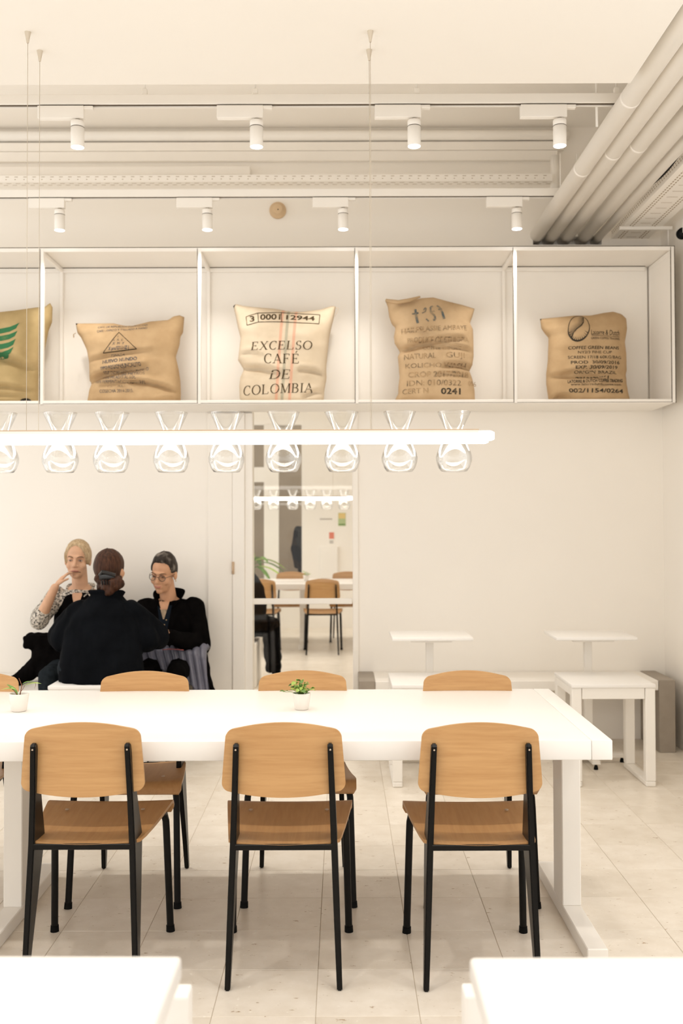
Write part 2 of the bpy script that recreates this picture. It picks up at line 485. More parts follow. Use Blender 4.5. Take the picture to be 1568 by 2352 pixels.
br = MB().box((-.15, 6.32, -.022), (.19, 6.35, -.001), .002).build('support_bracket', 'pipe', o)
MB().tube([(.165, 6.335, -.01), (.165, 6.335, -.12)], .005, 8).build('rod', 'pipe', o, True)
tag(o, 'perforated cream cable tray running beside the right wall', 'cable tray')
o = empty('ceiling_speaker', (2.095, 6.09, 3.205))
MB().lathe([(.0, -.008), (.030, -.008), (.034, 0), (.034, .03), (.0, .03)], n=28).build('housing', 'rubber', o, True).rotation_euler = (R(90), 0, 0)
MB().lathe([(.0, .0), (.020, .0), (.024, .004), (.024, .006), (.0, .006)], n=28).build('grille_ring', 'black', o, True).matrix_local = Matrix.Translation((0, -.031, 0)) @ Matrix.Rotation(R(90), 4, 'X')
MB().tube([(0, -.04, -.002), (0, -.04, .085)], .0055, 8).build('mount_rod', 'pipe', o, True)
tag(o, 'small round black device on a white rod above shelf corner', 'device')
o = MB().tube([(1.775 + .008 * math.sin(k * .5), 5.0 + k * .08, 3.41 - .06 * math.sin(PI * k / 12)) for k in range(13)], .006, 8).build('loose_cable', 'rubber', None, True)
tag(o, 'black loose cable sagging between thin pipe and tray', 'cable')

# pipes, trunking and tray across the raised ceiling
o = MB().tube([(LX, 6.586, 4.02), (1.47, 6.586, 4.015), (1.52, 6.586, 4.015)], .033, 20).build('wall_pipe', 'pipe', None, True)
tag(o, 'round cream pipe running high across the back wall', 'pipe')
def trunk(x1, z0, z1, y0, label):
    o = MB().box((LX, y0, z0), (x1, WY - .002, z1), .003).build('wall_trunking', 'pipe'); tag(o, label, 'trunking', 'trunking on the back wall')
trunk(1.49, 3.918, 3.975, 6.585, 'wide cream trunking directly below the high round pipe')
trunk(1.45, 3.850, 3.9165, 6.59, 'cream trunking above the perforated tray, second from top')
trunk(-.60, 3.748, 3.806, 6.56, 'short cream trunking box ending above the second spotlight')
o = empty('perforated_tray', (0, 6.40, 3.645))
MB().box((LX, 0, 0), (1.37, .085, .003)).box((LX, 0, .003), (1.37, .003, .045)).build('tray_channel', 'pipe', o)
mb = MB(); x = -2.4
while x < 1.35:
    mb.box((x, .022, -.0006), (x + .03, .026, .0002)); mb.box((x + .028, .055, -.0006), (x + .056, .059, .0002))
    mb.box((x, -.0006, .016), (x + .008, .0002, .020)); mb.box((x, -.0006, .033), (x + .022, .0002, .036))
    x += .058
tag(mb.build('slot_rows', 'slot', o), kind='stuff')
tag(o, 'perforated cream cable tray across the back wall', 'cable tray')
o = MB().tube([(1.41, 6.5, 3.60), (1.41, 6.5, 3.84)], .03, 16).build('vertical_conduit', 'pipe', None, True)
tag(o, 'short vertical cream conduit at the end of perforated tray', 'conduit')
for x, l in ((1.58, 'thin white rod hanging left of the thick pipes'),):
    o = MB().tube([(x - .36, 4.7, 3.32), (x - .36, 4.7, UP)], .006, 8).build('hanger_rod', 'white', None, True); tag(o, l, 'rod')

# smoke detector on the wall
o = empty('smoke_detector', (-.42, WY, 3.524))
MB().lathe([(0, 0), (.056, 0), (.056, .012), (.050, .022), (.036, .026), (.036, .042), (.030, .046), (0, .046)], n=32).build('body', 'detector', o, True).rotation_euler = (R(90), 0, 0)
MB().ell((.004, -.047, -.006), (.004, .002, .004)).build('led', 'dark', o, True)
tag(o, 'round yellowed smoke detector on the back wall', 'smoke detector')

# light tracks with spots
def spot_light(loc, name, energy, tilt=(0, 0), size=78):
    ld = bpy.data.lights.new(name, 'SPOT'); ld.energy = energy; ld.color = WARM
    ld.spot_size = R(size); ld.spot_blend = .7; ld.shadow_soft_size = .035
    o = bpy.data.objects.new(name, ld); COL.objects.link(o)
    o.location = loc; o.rotation_euler = (R(tilt[0]), R(tilt[1]), 0)
    return o
def track(y, z, x0, x1, label, rods):
    o = empty('light_track', (0, y, z))
    MB().box((x0, -.018, 0), (x1, .018, .045), .002).build('rail', 'white', o)
    MB().box((x0, -.007, -.0015), (x1, .007, .0005)).build('rail_slot', 'line', o)
    MB().box((x0, .010, -.006), (x1, .018, .0004)).build('rail_lip', 'white', o)
    for x in rods:
        r = MB().tube([(x, 0, .045), (x, 0, min(UP, SOF + .8) - z)], .004, 8).build('hanger_rod', 'white', o, True)
        MB().box((x - .012, -.012, .045), (x + .012, .012, .075), .002).build('clamp', 'white', r)
    tag(o, label, 'light track')
def spot(x, y, z, label, group, tilt=(0, 0), energy=None, size=78):
    """adapter box + cylinder spot hung under the rail (z = rail underside)"""
    o = empty('track_spotlight', (x, y, z))
    MB().box((-.185, -.017, -.066), (.032, .017, -.0065), .002).build('driver_box', 'white', o)
    MB().box((.032, -.014, -.022), (.075, .014, -.0065), .002).build('adapter', 'white', o)
    MB().tube([(0, 0, -.066), (0, 0, -.078)], .012, 16).build('pivot', 'grey', o, True)
    h = MB().lathe([(0, -.076), (.029, -.076), (.031, -.079), (.031, -.103), (.0295, -.104), (.0295, -.106), (.031, -.107), (.031, -.197), (.029, -.199), (.029, -.188), (0, -.188)], n=32).build('lamp_head', 'white', o, True)
    MB().lathe([(0, 0), (.0288, 0), (.0288, .003), (0, .003)], c=(0, 0, -.1995), n=28).build('lens', 'lens', h, True)
    MB().lathe([(.0300, -.1075), (.0314, -.1065), (.0314, -.1045), (.0300, -.1035)], n=32).build('seam', 'line', h, True)
    tag(o, label, 'spotlight', group)
    spot_light((x, y, z - .205), 'spot_lamp', energy or SPOT_W, tilt, size)
track(4.65, 3.409, LX, 1.62, 'white light track nearest the low ceiling edge', (-.92, -.40, .36, 1.30))
track(6.0, 3.413, LX, 1.35, 'white light track close to the back wall', ())
gp = 'spotlights on the front track'
for x, l in ((-1.237, 'white spotlight furthest left on the front track'), (-.395, 'white spotlight on the front track above the centre sack'),
             (.347, 'white spotlight on the front track, second from right'), (1.032, 'white spotlight on the front track beside the thick pipes')):
    spot(x, 4.65, 3.409, l, gp, (0, 0))
gp = 'spotlights on the rear track'
for x, l in ((-1.703, 'smaller white spotlight furthest left on the rear track'), (-.808, 'white spotlight on the rear track left of smoke detector'),
             (.015, 'white spotlight on the rear track right of smoke detector'), (1.068, 'white spotlight on the rear track beside the pipes')):
    spot(x, 6.0, 3.413, l, gp, (14, 0), SPOT_W * .55, 95)
# unseen spots without fixtures: one row read from shadows, others added fill
def unseen_spot_row(y, z, xs, e, tilt=(0, 0), size=85):
    for x in xs: spot_light((x, y, z - .205), 'spot_lamp', e, tilt, size)
unseen_spot_row(2.35, 3.29, (-1.5, -.5, .5, 1.5), SPOT_W, (0, 0))
unseen_spot_row(.3, 3.29, (-1.5, 0, 1.5), SPOT_W, (0, 0))  # added fill row behind the camera
unseen_spot_row(9.0, 3.29, (-2.0, -.8, .4, 1.6), SPOT_W * 1.1, (0, 0), 100)  # this row and the next added to brighten the room beyond
unseen_spot_row(11.9, 3.29, (-2.0, -.8, .4, 1.6), SPOT_W * 1.1, (0, 0), 100)

# ================================================================== DISPLAY SHELF
SF = 6.14; SZ0, SZ1 = 2.172, 3.146
posts = [-2.83, -1.852, -.877, .098, 1.079, 2.068]
o = empty('display_shelf', (0, WY, SZ0))
B0, B1 = SF - WY, -.004
H_ = SZ1 - SZ0
x0, x1 = posts[0] - .011, posts[-1]
tw = .022
MB().box((x0, B0 + .03, .002), (x1, B1, .020), .002).build('bottom_panel', 'white', o)
MB().box((x0, B0 + .03, H_ - .014), (x1, B1, H_ - .002), .002).build('top_panel', 'white', o)
MB().box((x0, -.028, .021), (x1 - .03, -.014, H_ - .016), .002).build('back_panel', 'white', o)
MB().box((x1 - .020, B0 + .035, .021), (x1 - .008, -.03, H_ - .016), .002).build('end_panel', 'white', o)
MB().box((x0, B0, 0), (x1, B0 + .028, .024), .003).build('front_bottom_rail', 'white', o)
MB().box((x0, B0, H_ - .024), (x1, B0 + .028, H_), .003).build('front_top_rail', 'white', o)
MB().box((x0, -.05, H_ - .045), (x1 - .05, -.030, H_ - .016), .003).build('back_top_rail', 'white', o)
MB().box((x0, B0 + .002, H_ + .0), (x1 + .002, B0 + .006, H_ + .0035)).build('painted_gap_shadow', 'line', o)  # solid dark strips along the frame, gap shadow given as colour
MB().box((x1 + .0, B0 + .002, 0), (x1 + .0035, B0 + .006, H_)).build('painted_gap_shadow', 'line', o)
MB().box((x0, -.052, H_ - .0185), (x1 - .05, -.0505, H_ - .0145)).build('painted_gap_shadow', 'line', o)
MB().box((x0, B0 - .0006, .004), (x1, B0 + .001, .0065)).build('painted_gap_shadow', 'line', o)
for i, x in enumerate(posts):
    xx = x if i < len(posts) - 1 else x - .012
    p = MB().box((xx - tw / 2, B0 - .0008, .0), (xx + tw / 2, B0 + .027, H_), .003).build('post', 'white', o)
    MB().box((xx - tw / 2 - .0025, B0 - .001, .006), (xx - tw / 2 + .001, B0 + .003, H_ - .006)).build('post_line', 'line', p)
    MB().box((xx - tw / 2, -.055, .021), (xx + tw / 2, -.029, H_ - .016), .003).build('rear_post', 'white', o)
    MB().box((xx - tw / 2, B0 + .028, H_ - .045), (xx + tw / 2, -.055, H_ - .018), .003).build('depth_rail', 'white', o)
tag(o, 'long white open display shelf of square bays on back wall', 'shelf')

# ================================================================== SACKS
def interp(tab, t):
    for (a, b), (c, d_) in zip(tab, tab[1:]):
        if t <= c:
            k = 0 if c == a else max(0, min(1, (t - a) / (c - a)))
            return b + (d_ - b) * k
    return tab[-1][1]
class Sack:
    S = 363.0
    def __init__(s, cx, left, right, top, creases, depth, seed):
        """outlines measured as (x, y) pairs; scaled to metres about cx and the shelf floor"""
        f = lambda p: ((p[0] - cx) / s.S, (922 - p[1]) / s.S)
        L = sorted([(z, x) for x, z in map(f, left)]); Rr = sorted([(z, x) for x, z in map(f, right)])
        Tp = sorted(map(f, top))
        s.L, s.R, s.T = L, Rr, Tp
        s.xl, s.xr = Tp[0][0], Tp[-1][0]
        s.zl, s.zr = L[-1][0], Rr[-1][0]
        s.cr = [((a - cx) / s.S, (922 - b) / s.S, (c_ - cx) / s.S, (922 - d_) / s.S, st * 2.2, w_) for a, b, c_, d_, st, w_ in creases]
        s.depth = depth; s.seed = seed
    def edge(s, v):   # left and right boundary points at height fraction v
        zl, zr = v * s.zl, v * s.zr
        return (interp(s.L, zl), zl), (interp(s.R, zr), zr)
    def top(s, u):
        x = s.xl + (s.xr - s.xl) * u
        return x, interp(s.T, x)
    def bottom(s, u):
        return s.L[0][1] + (s.R[0][1] - s.L[0][1]) * u, 0.0
    def xz(s, u, v):  # Coons patch
        (lx, lz), (rx, rz) = s.edge(v); tx, tz = s.top(u); bx, bz = s.bottom(u)
        c00, c10 = s.bottom(0), s.bottom(1); c01, c11 = s.top(0), s.top(1)
        r = []
        for k, (l, r_, t, b) in enumerate(((lx, rx, tx, bx), (lz, rz, tz, bz))):
            bil = (1 - u) * (1 - v) * c00[k] + u * (1 - v) * c10[k] + (1 - u) * v * c01[k] + u * v * c11[k]
            r.append((1 - u) * l + u * r_ + (1 - v) * b + v * t - bil)
        return r[0], max(0, r[1])
    def bulge(s, u, v):
        a = max(0, 4 * u * (1 - u)) ** .42
        t = min(1, max(0, (1 - v) / .34)) ; b = min(1, max(0, v / .05))
        return a * (t * (2 - t)) ** .6 * (.72 + .28 * b)
    def front(s, x, z, u, v):
        g = s.bulge(u, v)
        y = -s.depth * g
        n = noise.noise((x * 5 + s.seed, z * 11, s.seed)) * .012 + noise.noise((x * 11 + s.seed, z * 26, 3.1 + s.seed)) * .005
        cr = 0
        for x0, z0, x1, z1, st, wd in s.cr:
            dx, dz = x1 - x0, z1 - z0
            L2 = dx * dx + dz * dz
            t = max(0, min(1, ((x - x0) * dx + (z - z0) * dz) / L2))
            px, pz = x0 + t * dx, z0 + t * dz + .012 * math.sin(PI * t)
            d2 = (x - px) ** 2 + (z - pz) ** 2
            cr += st * math.exp(-d2 / (wd * wd)) * (.35 + .65 * math.sin(PI * min(1, .15 + t * .85)))
            zz = z - pz - wd * 1.6
            cr -= st * .35 * math.exp(-((x - px) ** 2 + zz * zz) / (wd * wd * 2.5))
        return y - n * min(1, g * 1.6) + cr * min(1, g * 1.5)
    def invert(s, x, z):
        u = min(.98, max(.02, (x - s.xl) / (s.xr - s.xl))); v = min(.98, max(.02, z / (.5 * (s.zl + s.zr))))
        for _ in range(5):
            xx, zz = s.xz(u, v)
            e = 1e-3
            xu, zu = s.xz(min(1, u + e), v); xv, zv = s.xz(u, min(1, v + e))
            a, b, c_, d_ = (xu - xx) / e, (xv - xx) / e, (zu - zz) / e, (zv - zz) / e
            det = a * d_ - b * c_
            if abs(det) < 1e-9: break
            ex, ez = x - xx, z - zz
            u = min(.985, max(.015, u + .95 * (d_ * ex - b * ez) / det)); v = min(.985, max(.015, v + .95 * (-c_ * ex + a * ez) / det))
        return u, v
    def y_at(s, x, z):
        u, v = s.invert(x, z)
        return s.front(x, z, u, v)
    def mesh(s):
        mb = MB(); nu, nv = 46, 46
        def F(u, v):
            x, z = s.xz(u, v); return Vector((x, s.front(x, z, u, v), z))
        def Bk(u, v):
            x, z = s.xz(u, v); return Vector((x, s.depth * .55 * s.bulge(u, v) + .002, z))
        mb.grid(F, nu, nv); mb.grid(Bk, nu, nv)
        bmesh.ops.remove_doubles(mb.bm, verts=mb.bm.verts, dist=.0023)
        return mb
    def decal(s, bm):
        """bm lies in x,z (y=0): cut into small faces and lay it on the cloth"""
        bmesh.ops.triangulate(bm, faces=bm.faces)
        xs = [v.co.x for v in bm.verts]; zs = [v.co.z for v in bm.verts]
        for ax, lo, hi in ((0, min(xs), max(xs)), (2, min(zs), max(zs))):
            no = Vector((1, 0, 0)) if ax == 0 else Vector((0, 0, 1))
            k = math.floor(lo / .014) + 1
            while k * .014 < hi:
                bmesh.ops.bisect_plane(bm, geom=bm.verts[:] + bm.edges[:] + bm.faces[:], plane_co=no * (k * .014), plane_no=no, dist=1e-5)
                k += 1
        for v in bm.verts: v.co.y = s.y_at(v.co.x, v.co.z) - .0022
        return bm

TXT = []      # (curve object, callback)
def text_bm(body, shear=0, bold=0, spacing=1.0):
    cu = bpy.data.curves.new('t', 'FONT'); cu.body = body; cu.size = 1; cu.shear = shear; cu.offset = bold
    cu.space_character = spacing; cu.resolution_u = 3
    o = bpy.data.objects.new('t', cu); COL.objects.link(o)
    return o
def line_job(sack, o, cx, base, width, height, rot, cxs):
    TXT.append((sack, o, cx, base, width, height, rot, cxs))
# --- a small drawn roman alphabet for the serif stencil
def stroke(bm, p, q, w0, w1=None):
    w1 = w0 if w1 is None else w1
    p, q = Vector(p), Vector(q); d = (q - p).normalized(); n = Vector((-d.y, d.x))
    vs_ = [p + n * w0 / 2, p - n * w0 / 2, q - n * w1 / 2, q + n * w1 / 2]
    bm.faces.new([bm.verts.new((v.x, 0, v.y)) for v in vs_])
def arc(bm, c, rx, ry, a0, a1, thick, thin, n=18):
    pts = []
    for k in range(n + 1):
        a = R(a0 + (a1 - a0) * k / n)
        t = thin + (thick - thin) * abs(math.cos(a)) ** 1.4
        pts.append((Vector((c[0] + rx * math.cos(a), c[1] + ry * math.sin(a))), Vector((math.cos(a), math.sin(a))), t))
    for (p, n1, t1), (q, n2, t2) in zip(pts, pts[1:]):
        vs_ = [p + n1 * t1 / 2, p - n1 * t1 / 2, q - n2 * t2 / 2, q + n2 * t2 / 2]
        bm.faces.new([bm.verts.new((v.x, 0, v.y)) for v in vs_])
TK, TN = .125, .05
def serif(bm, x, y, w=.26): stroke(bm, (x - w / 2, y), (x + w / 2, y), TN)
def roman(bm, ch, x0):
    def S(p, q, w): stroke(bm, (x0 + p[0], p[1]), (x0 + q[0], q[1]), w)
    def A(c, rx, ry, a, b, th=TK, tn=TN): arc(bm, (x0 + c[0], c[1]), rx, ry, a, b, th, tn)
    def F(x, y, w=.26): serif(bm, x0 + x, y, w)
    e = .025
    if ch in 'EÉFL':
        S((.14, 0), (.14, 1), TK); F(.14, e)
        if ch != 'L': F(.14, 1 - e); S((.14, 1 - e), (.62, 1 - e), TN); S((.60, 1), (.60, .80), TN); S((.14, .52), (.47, .52), TN); S((.46, .62), (.46, .42), TN)
        else: F(.14, 1 - e)
        if ch != 'F': S((.14, e), (.66, e), TN); S((.64, 0), (.66, .24), TN)
        if ch == 'É': S((.36, 1.10), (.50, 1.30), .07)
        return .76
    if ch == 'X':
        S((.10, 1), (.72, 0), TK); S((.70, 1), (.10, 0), TN)
        for x, y in ((.10, 1 - e), (.70, 1 - e), (.10, e), (.72, e)): F(x, y, .24)
        return .84
    if ch == 'C':
        A((.44, .5), .36, .49, 52, 308); S((.68, .98), (.68, .72), TN); S((.70, .22), (.66, .1), TN); return .80
    if ch == 'O': A((.46, .5), .40, .49, 0, 360); return .94
    if ch == 'S':
        A((.32, .74), .21, .25, 40, 270, TK * .9); A((.32, .25), .23, .25, -140, 90, TK * .9); S((.50, 1), (.50, .76), TN); S((.10, 0), (.10, .24), TN); return .66
    if ch == 'A':
        S((.08, 0), (.42, 1), TN); S((.40, 1), (.76, 0), TK); S((.20, .34), (.60, .34), TN); F(.08, e); F(.76, e, .28); return .86
    if ch == 'D':
        S((.14, 0), (.14, 1), TK); F(.14, e); F(.14, 1 - e); A((.36, .5), .44, .475, -90, 90); S((.14, 1 - e), (.36, 1 - e), TN); S((.14, e), (.36, e), TN); return .90
    if ch == 'B':
        S((.14, 0), (.14, 1), TK); F(.14, e); F(.14, 1 - e)
        A((.34, .755), .24, .225, -90, 90); A((.36, .27), .29, .25, -90, 90)
        for y in (1 - e, .53, e): S((.14, y), (.36, y), TN)
        return .76
    if ch == 'M':
        S((.12, 0), (.12, 1), TN); S((.12, 1), (.48, .05), TK); S((.46, .05), (.84, 1), TN); S((.86, 0), (.86, 1), TK)
        for x, y in ((.12, e), (.86, e), (.86, 1 - e), (.10, 1 - e)): F(x, y, .24)
        return 1.0
    if ch == 'I': S((.16, 0), (.16, 1), TK); F(.16, e); F(.16, 1 - e); return .34
    return .4
def place(bm, S_, cx, px, base, width, height, rot=0, shear=0, arch=0):
    """scale a flat bm (x,z) to a box given in outline units"""
    xs = [v.co.x for v in bm.verts]; zs = [v.co.z for v in bm.verts]
    x0, x1, z1 = min(xs), max(xs), max(zs)
    sx = width / S_.S / (x1 - x0); sz = height / S_.S / (height_ref if (height_ref := 1.0) and False else (z1 if z1 > 0 else 1))
    for v in bm.verts:
        x = (v.co.x - (x0 + x1) / 2) * sx; z = v.co.z * sz
        x += shear * z
        z += arch * (x / (width / S_.S / 2)) ** 2
        a = R(rot); x, z = x * math.cos(a) - z * math.sin(a), x * math.sin(a) + z * math.cos(a)
        v.co = (x + (px - cx) / S_.S, 0, z + (922 - base) / S_.S)
    return bm
def make_sack(cx, X, sack, mat, label, lines, inkmat, extra=None, Y=6.42):
    o = empty('coffee_sack', (X, Y, SZ0 + .0245))
    sk = sack.mesh().build('sack_cloth', mat, o, True, None)
    jobs = []
    for ln in lines:
        body, px, base, width, height = ln[:5]
        opt = ln[5] if len(ln) > 5 else {}
        t = text_bm(body, opt.get('it', 0), opt.get('bold', 0))
        jobs.append((t, px, base, width, height, opt))
    TXT.append((o, sack, cx, jobs, inkmat, extra))
    tag(o, label, 'sack', 'coffee sacks on the shelf')
    return o
def finish_text():
    bpy.context.view_layer.update()
    dg = bpy.context.evaluated_depsgraph_get()
    for o, S_, cx, jobs, inkmat, extra in TXT:
        allbm = {}
        for t, px, base, width, height, opt in jobs:
            me = bpy.data.meshes.new_from_object(t.evaluated_get(dg))
            bm = bmesh.new(); bm.from_mesh(me); bpy.data.meshes.remove(me)
            for v in bm.verts: v.co = (v.co.x, 0, v.co.y)
            place(bm, S_, cx, px, base, width, height, opt.get('rot', 0), 0, opt.get('arch', 0))
            S_.decal(bm)
            tm_ = bpy.data.meshes.new('printed_line'); bm.to_mesh(tm_); bm.free()
            obj('printed_line', tm_, opt.get('ink', inkmat), o)
            bpy.data.objects.remove(t)
        for nm, bm, im in (extra or []):
            S_.decal(bm)
            tm_ = bpy.data.meshes.new(nm); bm.to_mesh(tm_); bm.free()
            obj(nm, tm_, im, o)
def flat(S_, cx, polys):
    """polygons in outline units to a flat bm"""
    bm = bmesh.new()
    for pl in polys:
        bm.faces.new([bm.verts.new(((x - cx) / S_.S, 0, (922 - y) / S_.S)) for x, y in pl])
    return bm
def line_poly(a, b, w_):
    a, b = Vector(a), Vector(b); d = (b - a).normalized(); n = Vector((-d.y, d.x)) * w_ / 2
    return [tuple(a + n), tuple(a - n), tuple(b - n), tuple(b + n)]

C0, C1 = (.45, .305, .165), (.59, .42, .245)
M['burlap'] = burlap('burlap', C0, C1)
M['burlap2'] = burlap('burlap_light', (.49, .345, .20), (.63, .46, .285))
M['burlap3'] = burlap('pale_burlap', (.64, .53, .385), (.77, .66, .51),
                      [(-.045, .07, .012, (.72, .33, .22)), (-.008, .07, .012, (.33, .33, .25)), (.040, .07, .012, (.72, .33, .22))])
M['burlap4'] = burlap('green_tinged_burlap', (.43, .32, .15), (.56, .42, .22))
M['ink_blue'] = ink('blue_grey_ink', (.085, .095, .115), (.38, .26, .15), .36, 26)
M['ink_dark'] = ink('dark_ink', (.045, .038, .03), (.36, .25, .14), .27, 24)
M['ink_faint'] = ink('faint_ink', (.17, .13, .085), (.44, .30, .165), .44, 22)
M['ink_brown'] = ink('brown_black_ink', (.075, .052, .028), (.45, .33, .19), .26, 22)
M['ink_green'] = ink('green_ink', (.045, .17, .075), (.14, .22, .09), .25, 18)
M['ink_brush'] = ink('brush_ink', (.10, .125, .13), (.36, .27, .17), .40, 14)

# sack with green leaf print, cut by the picture's left edge
cx = -40
S1 = Sack(cx, [(-140, 922), (-138, 880), (-130, 840), (-146, 780), (-160, 730), (-172, 690)],
          [(58, 922), (57, 905), (57, 860), (60, 845), (64, 830), (72, 785), (80, 745), (88, 725), (89, 690)],
          [(-172, 690), (-150, 692), (-80, 705), (0, 697), (50, 690), (72, 688), (83, 679), (89, 690)],
          [(-80, 800, 58, 842, .03, .022), (-60, 882, 55, 892, .018, .014), (-100, 905, 45, 906, .014, .012)], .125, 1.3)
lf = []
for k, (y0, h) in enumerate(((740, 20), (757, 20), (776, 22), (796, 22))):
    tip = (23 - k * 3.6, 733 + k * 19)
    up = [(-60 + 8 * k, y0 + 6)] + [(-60 + 8 * k + (tip[0] + 60 - 8 * k) * t, y0 + 6 + 4 * math.sin(PI * t) - (y0 + 6 - tip[1]) * t ** 3) for t in (.25, .5, .75, .9)] + [tip]
    dn = [(-60 + 8 * k + (tip[0] + 60 - 8 * k) * t, y0 + 6 + h * .75 * math.sin(PI * min(1, t * .62 + .2)) - (y0 + 6 - tip[1]) * t ** 4) for t in (.92, .75, .5, .25)] + [(-60 + 8 * k, y0 + 14)]
    for q in range(5): lf.append([up[q], up[q + 1], dn[4 - q - 1] if q < 4 else dn[0], dn[4 - q] if q < 5 else dn[0]])
lf = [[p for i, p in enumerate(q) if p not in q[:i]] for q in lf]
fl_ = []
for k in range(7):
    a = R(20 + k * 26); fl_.append([(36 + 9 * math.cos(a) + 4 * math.cos(b), 917 - 9 * math.sin(a) * .8 + 3 * math.sin(b)) for b in (2 * PI * j / 8 for j in range(8))])
make_sack(cx, -2.222, S1, 'burlap4', 'brown sack with green leaf print cut by left picture edge', [], 'ink_dark',
          [('leaf_print', flat(S1, cx, [q for q in lf if len(q) > 2]), 'ink_green'), ('flower_print', flat(S1, cx, fl_), 'ink_dark')])

# sack with the triangle print
cx = 297
S2 = Sack(cx, [(187, 922), (192, 890), (199, 869), (194, 864), (192.5, 819), (187, 790), (174, 762), (165, 751), (161, 728)],
          [(407, 922), (408, 893), (407, 866), (403, 838), (396, 808), (405, 779), (407, 760), (413, 751), (416, 714)],
          [(161, 728), (250, 728), (276, 734), (294, 734), (335, 724), (379, 720.5), (390, 712), (405, 709.5), (416, 714)],
          [(196, 866, 330, 838, .036, .018), (190, 822, 345, 800, .014, .014), (300, 872, 404, 893, .026, .013), (230, 880, 340, 872, .012, .012), (350, 918, 404, 912, .012, .01)], .13, 4.1)
tri = [line_poly((235, 805), (270.5, 756), 1.3), line_poly((270.5, 756), (314, 797), 1.3), line_poly((235, 805), (314, 797), 1.5)]
make_sack(cx, (297 - 784) / 363.0, S2, 'burlap', 'wide brown sack with triangle emblem and tightly printed lines', [
    ('CAFE DE REPUBLICA DOMINICANA', 277, 742, 116, 5, dict(rot=3, ink='ink_blue')),
    ('CAFE LAVADO Y TRILLADO A MANO', 277, 751.5, 117, 5.4, dict(rot=4, ink='ink_blue')),
    ('Y', 269, 769, 4, 5), ('X  A  E', 269, 777, 24, 5), ('X  M  Y', 271, 786, 29, 6, dict(it=.2)), ('X preFERENZ J', 272, 798, 50, 8, dict(it=.25, bold=.02, rot=2)),
    ('FINCA', 269, 813, 34, 7, dict(rot=3, it=.15)), ('NUEVO MUNDO', 274.5, 826, 82, 8.5, dict(bold=.03, rot=5)),
    ('TIPO:REGION:JUNCALITO', 277, 840, 95, 7.5, dict(rot=6, bold=.012)), ('SECCION: ARROYO BONITO', 288, 850, 106, 7.5, dict(rot=5)),
    ('1100 METROS', 302, 857, 60, 6.5, dict(rot=4)), ('100% PELADO AL SOL', 273, 865.5, 80, 7, dict(rot=-1)),
    ('100% FERMENTACION NATURAL', 274, 875, 118, 7, dict(rot=-1)), ('CATURRA', 267, 884.5, 44, 5, dict(ink='ink_faint')), ('COSECHA 2014-2015.', 266.5, 896.5, 80, 7.5, dict(ink='ink_blue'))],
    'ink_blue', [('triangle_print', flat(S2, cx, tri), 'ink_dark')])
o = MB().tube([(-.372, -.01, .47), (-.385, -.015, .46), (-.383, -.015, .44)], .003, 6).build('string_end', 'burlap', bpy.data.objects['coffee_sack.001'], True)

# pale sack EXCELSO CAFE DE COLOMBIA
cx = 650
S3 = Sack(cx, [(553, 922), (546, 906), (545, 877), (547.5, 856), (556, 838), (542, 816), (545, 791), (548, 763), (542, 739), (537, 713), (531, 688)],
          [(737, 922), (744, 906), (744, 892), (750, 859), (749, 834), (752.5, 799), (756, 766), (761, 742), (768, 713), (772, 690)],
          [(531, 688), (537, 683), (551, 687), (572, 690), (630, 695), (666, 702), (692, 702), (735, 697), (764, 688), (772, 690)],
          [(548, 840, 640, 852, .022, .016), (690, 845, 752, 860, .020, .014), (700, 905, 745, 895, .020, .014), (545, 806, 600, 812, .012, .012), (745, 700, 700, 706, .016, .012)], .125, 8.8)
ex = []
bx = [(563, 718), (590.5, 709.5), (645, 708.5), (735, 713)]; bb = [(566, 739.5), (593, 733), (647, 733), (733, 736.5)]
box = []
for P_ in (bx, bb):
    for a, b in zip(P_, P_[1:]): box.append(line_poly(a, b, 1.6))
for a, b in zip(bx, bb): box.append(line_poly(a, b, 1.5))
ex.append(('number_box_print', flat(S3, cx, box), 'ink_brown'))
for wd, px, base, wid, hgt, sh, rot, arch in (('EXCELSO', 646, 798.5, 141, 20.5, .14, .5, 0), ('CAFÉ', 646.5, 831, 80, 30, .02, 0, 0), ('DE', 641, 866.5, 46, 21, .22, 0, 0), ('COLOMBIA', 638, 900, 163, 22.5, .10, 2.2, 0)):
    bm = bmesh.new(); x = 0
    for ch in wd: x += roman(bm, ch, x) + .10
    place(bm, S3, cx, px, base, wid, hgt, rot, sh, arch)
    ex.append(('serif_line', bm, 'ink_brown'))
make_sack(cx, (650 - 784) / 363.0, S3, 'burlap3', 'pale cream sack with red and grey stripes and serif lettering', [
    ('3', 578, 730.5, 11, 14, dict(bold=.02, rot=4)), ('0001', 620, 727, 47, 14.5, dict(bold=.02)), ('12944', 690, 727.5, 66, 11.5, dict(bold=.02, rot=-2))], 'ink_brown', ex)
o = MB().tube([(.335 + .018 * math.sin(k * .5), -.01, .628 - .008 * k + .02 * math.sin(k * .45)) for k in range(8)], .0015, 6).build('thread_end', 'burlap3', bpy.data.objects['coffee_sack.002'], True)

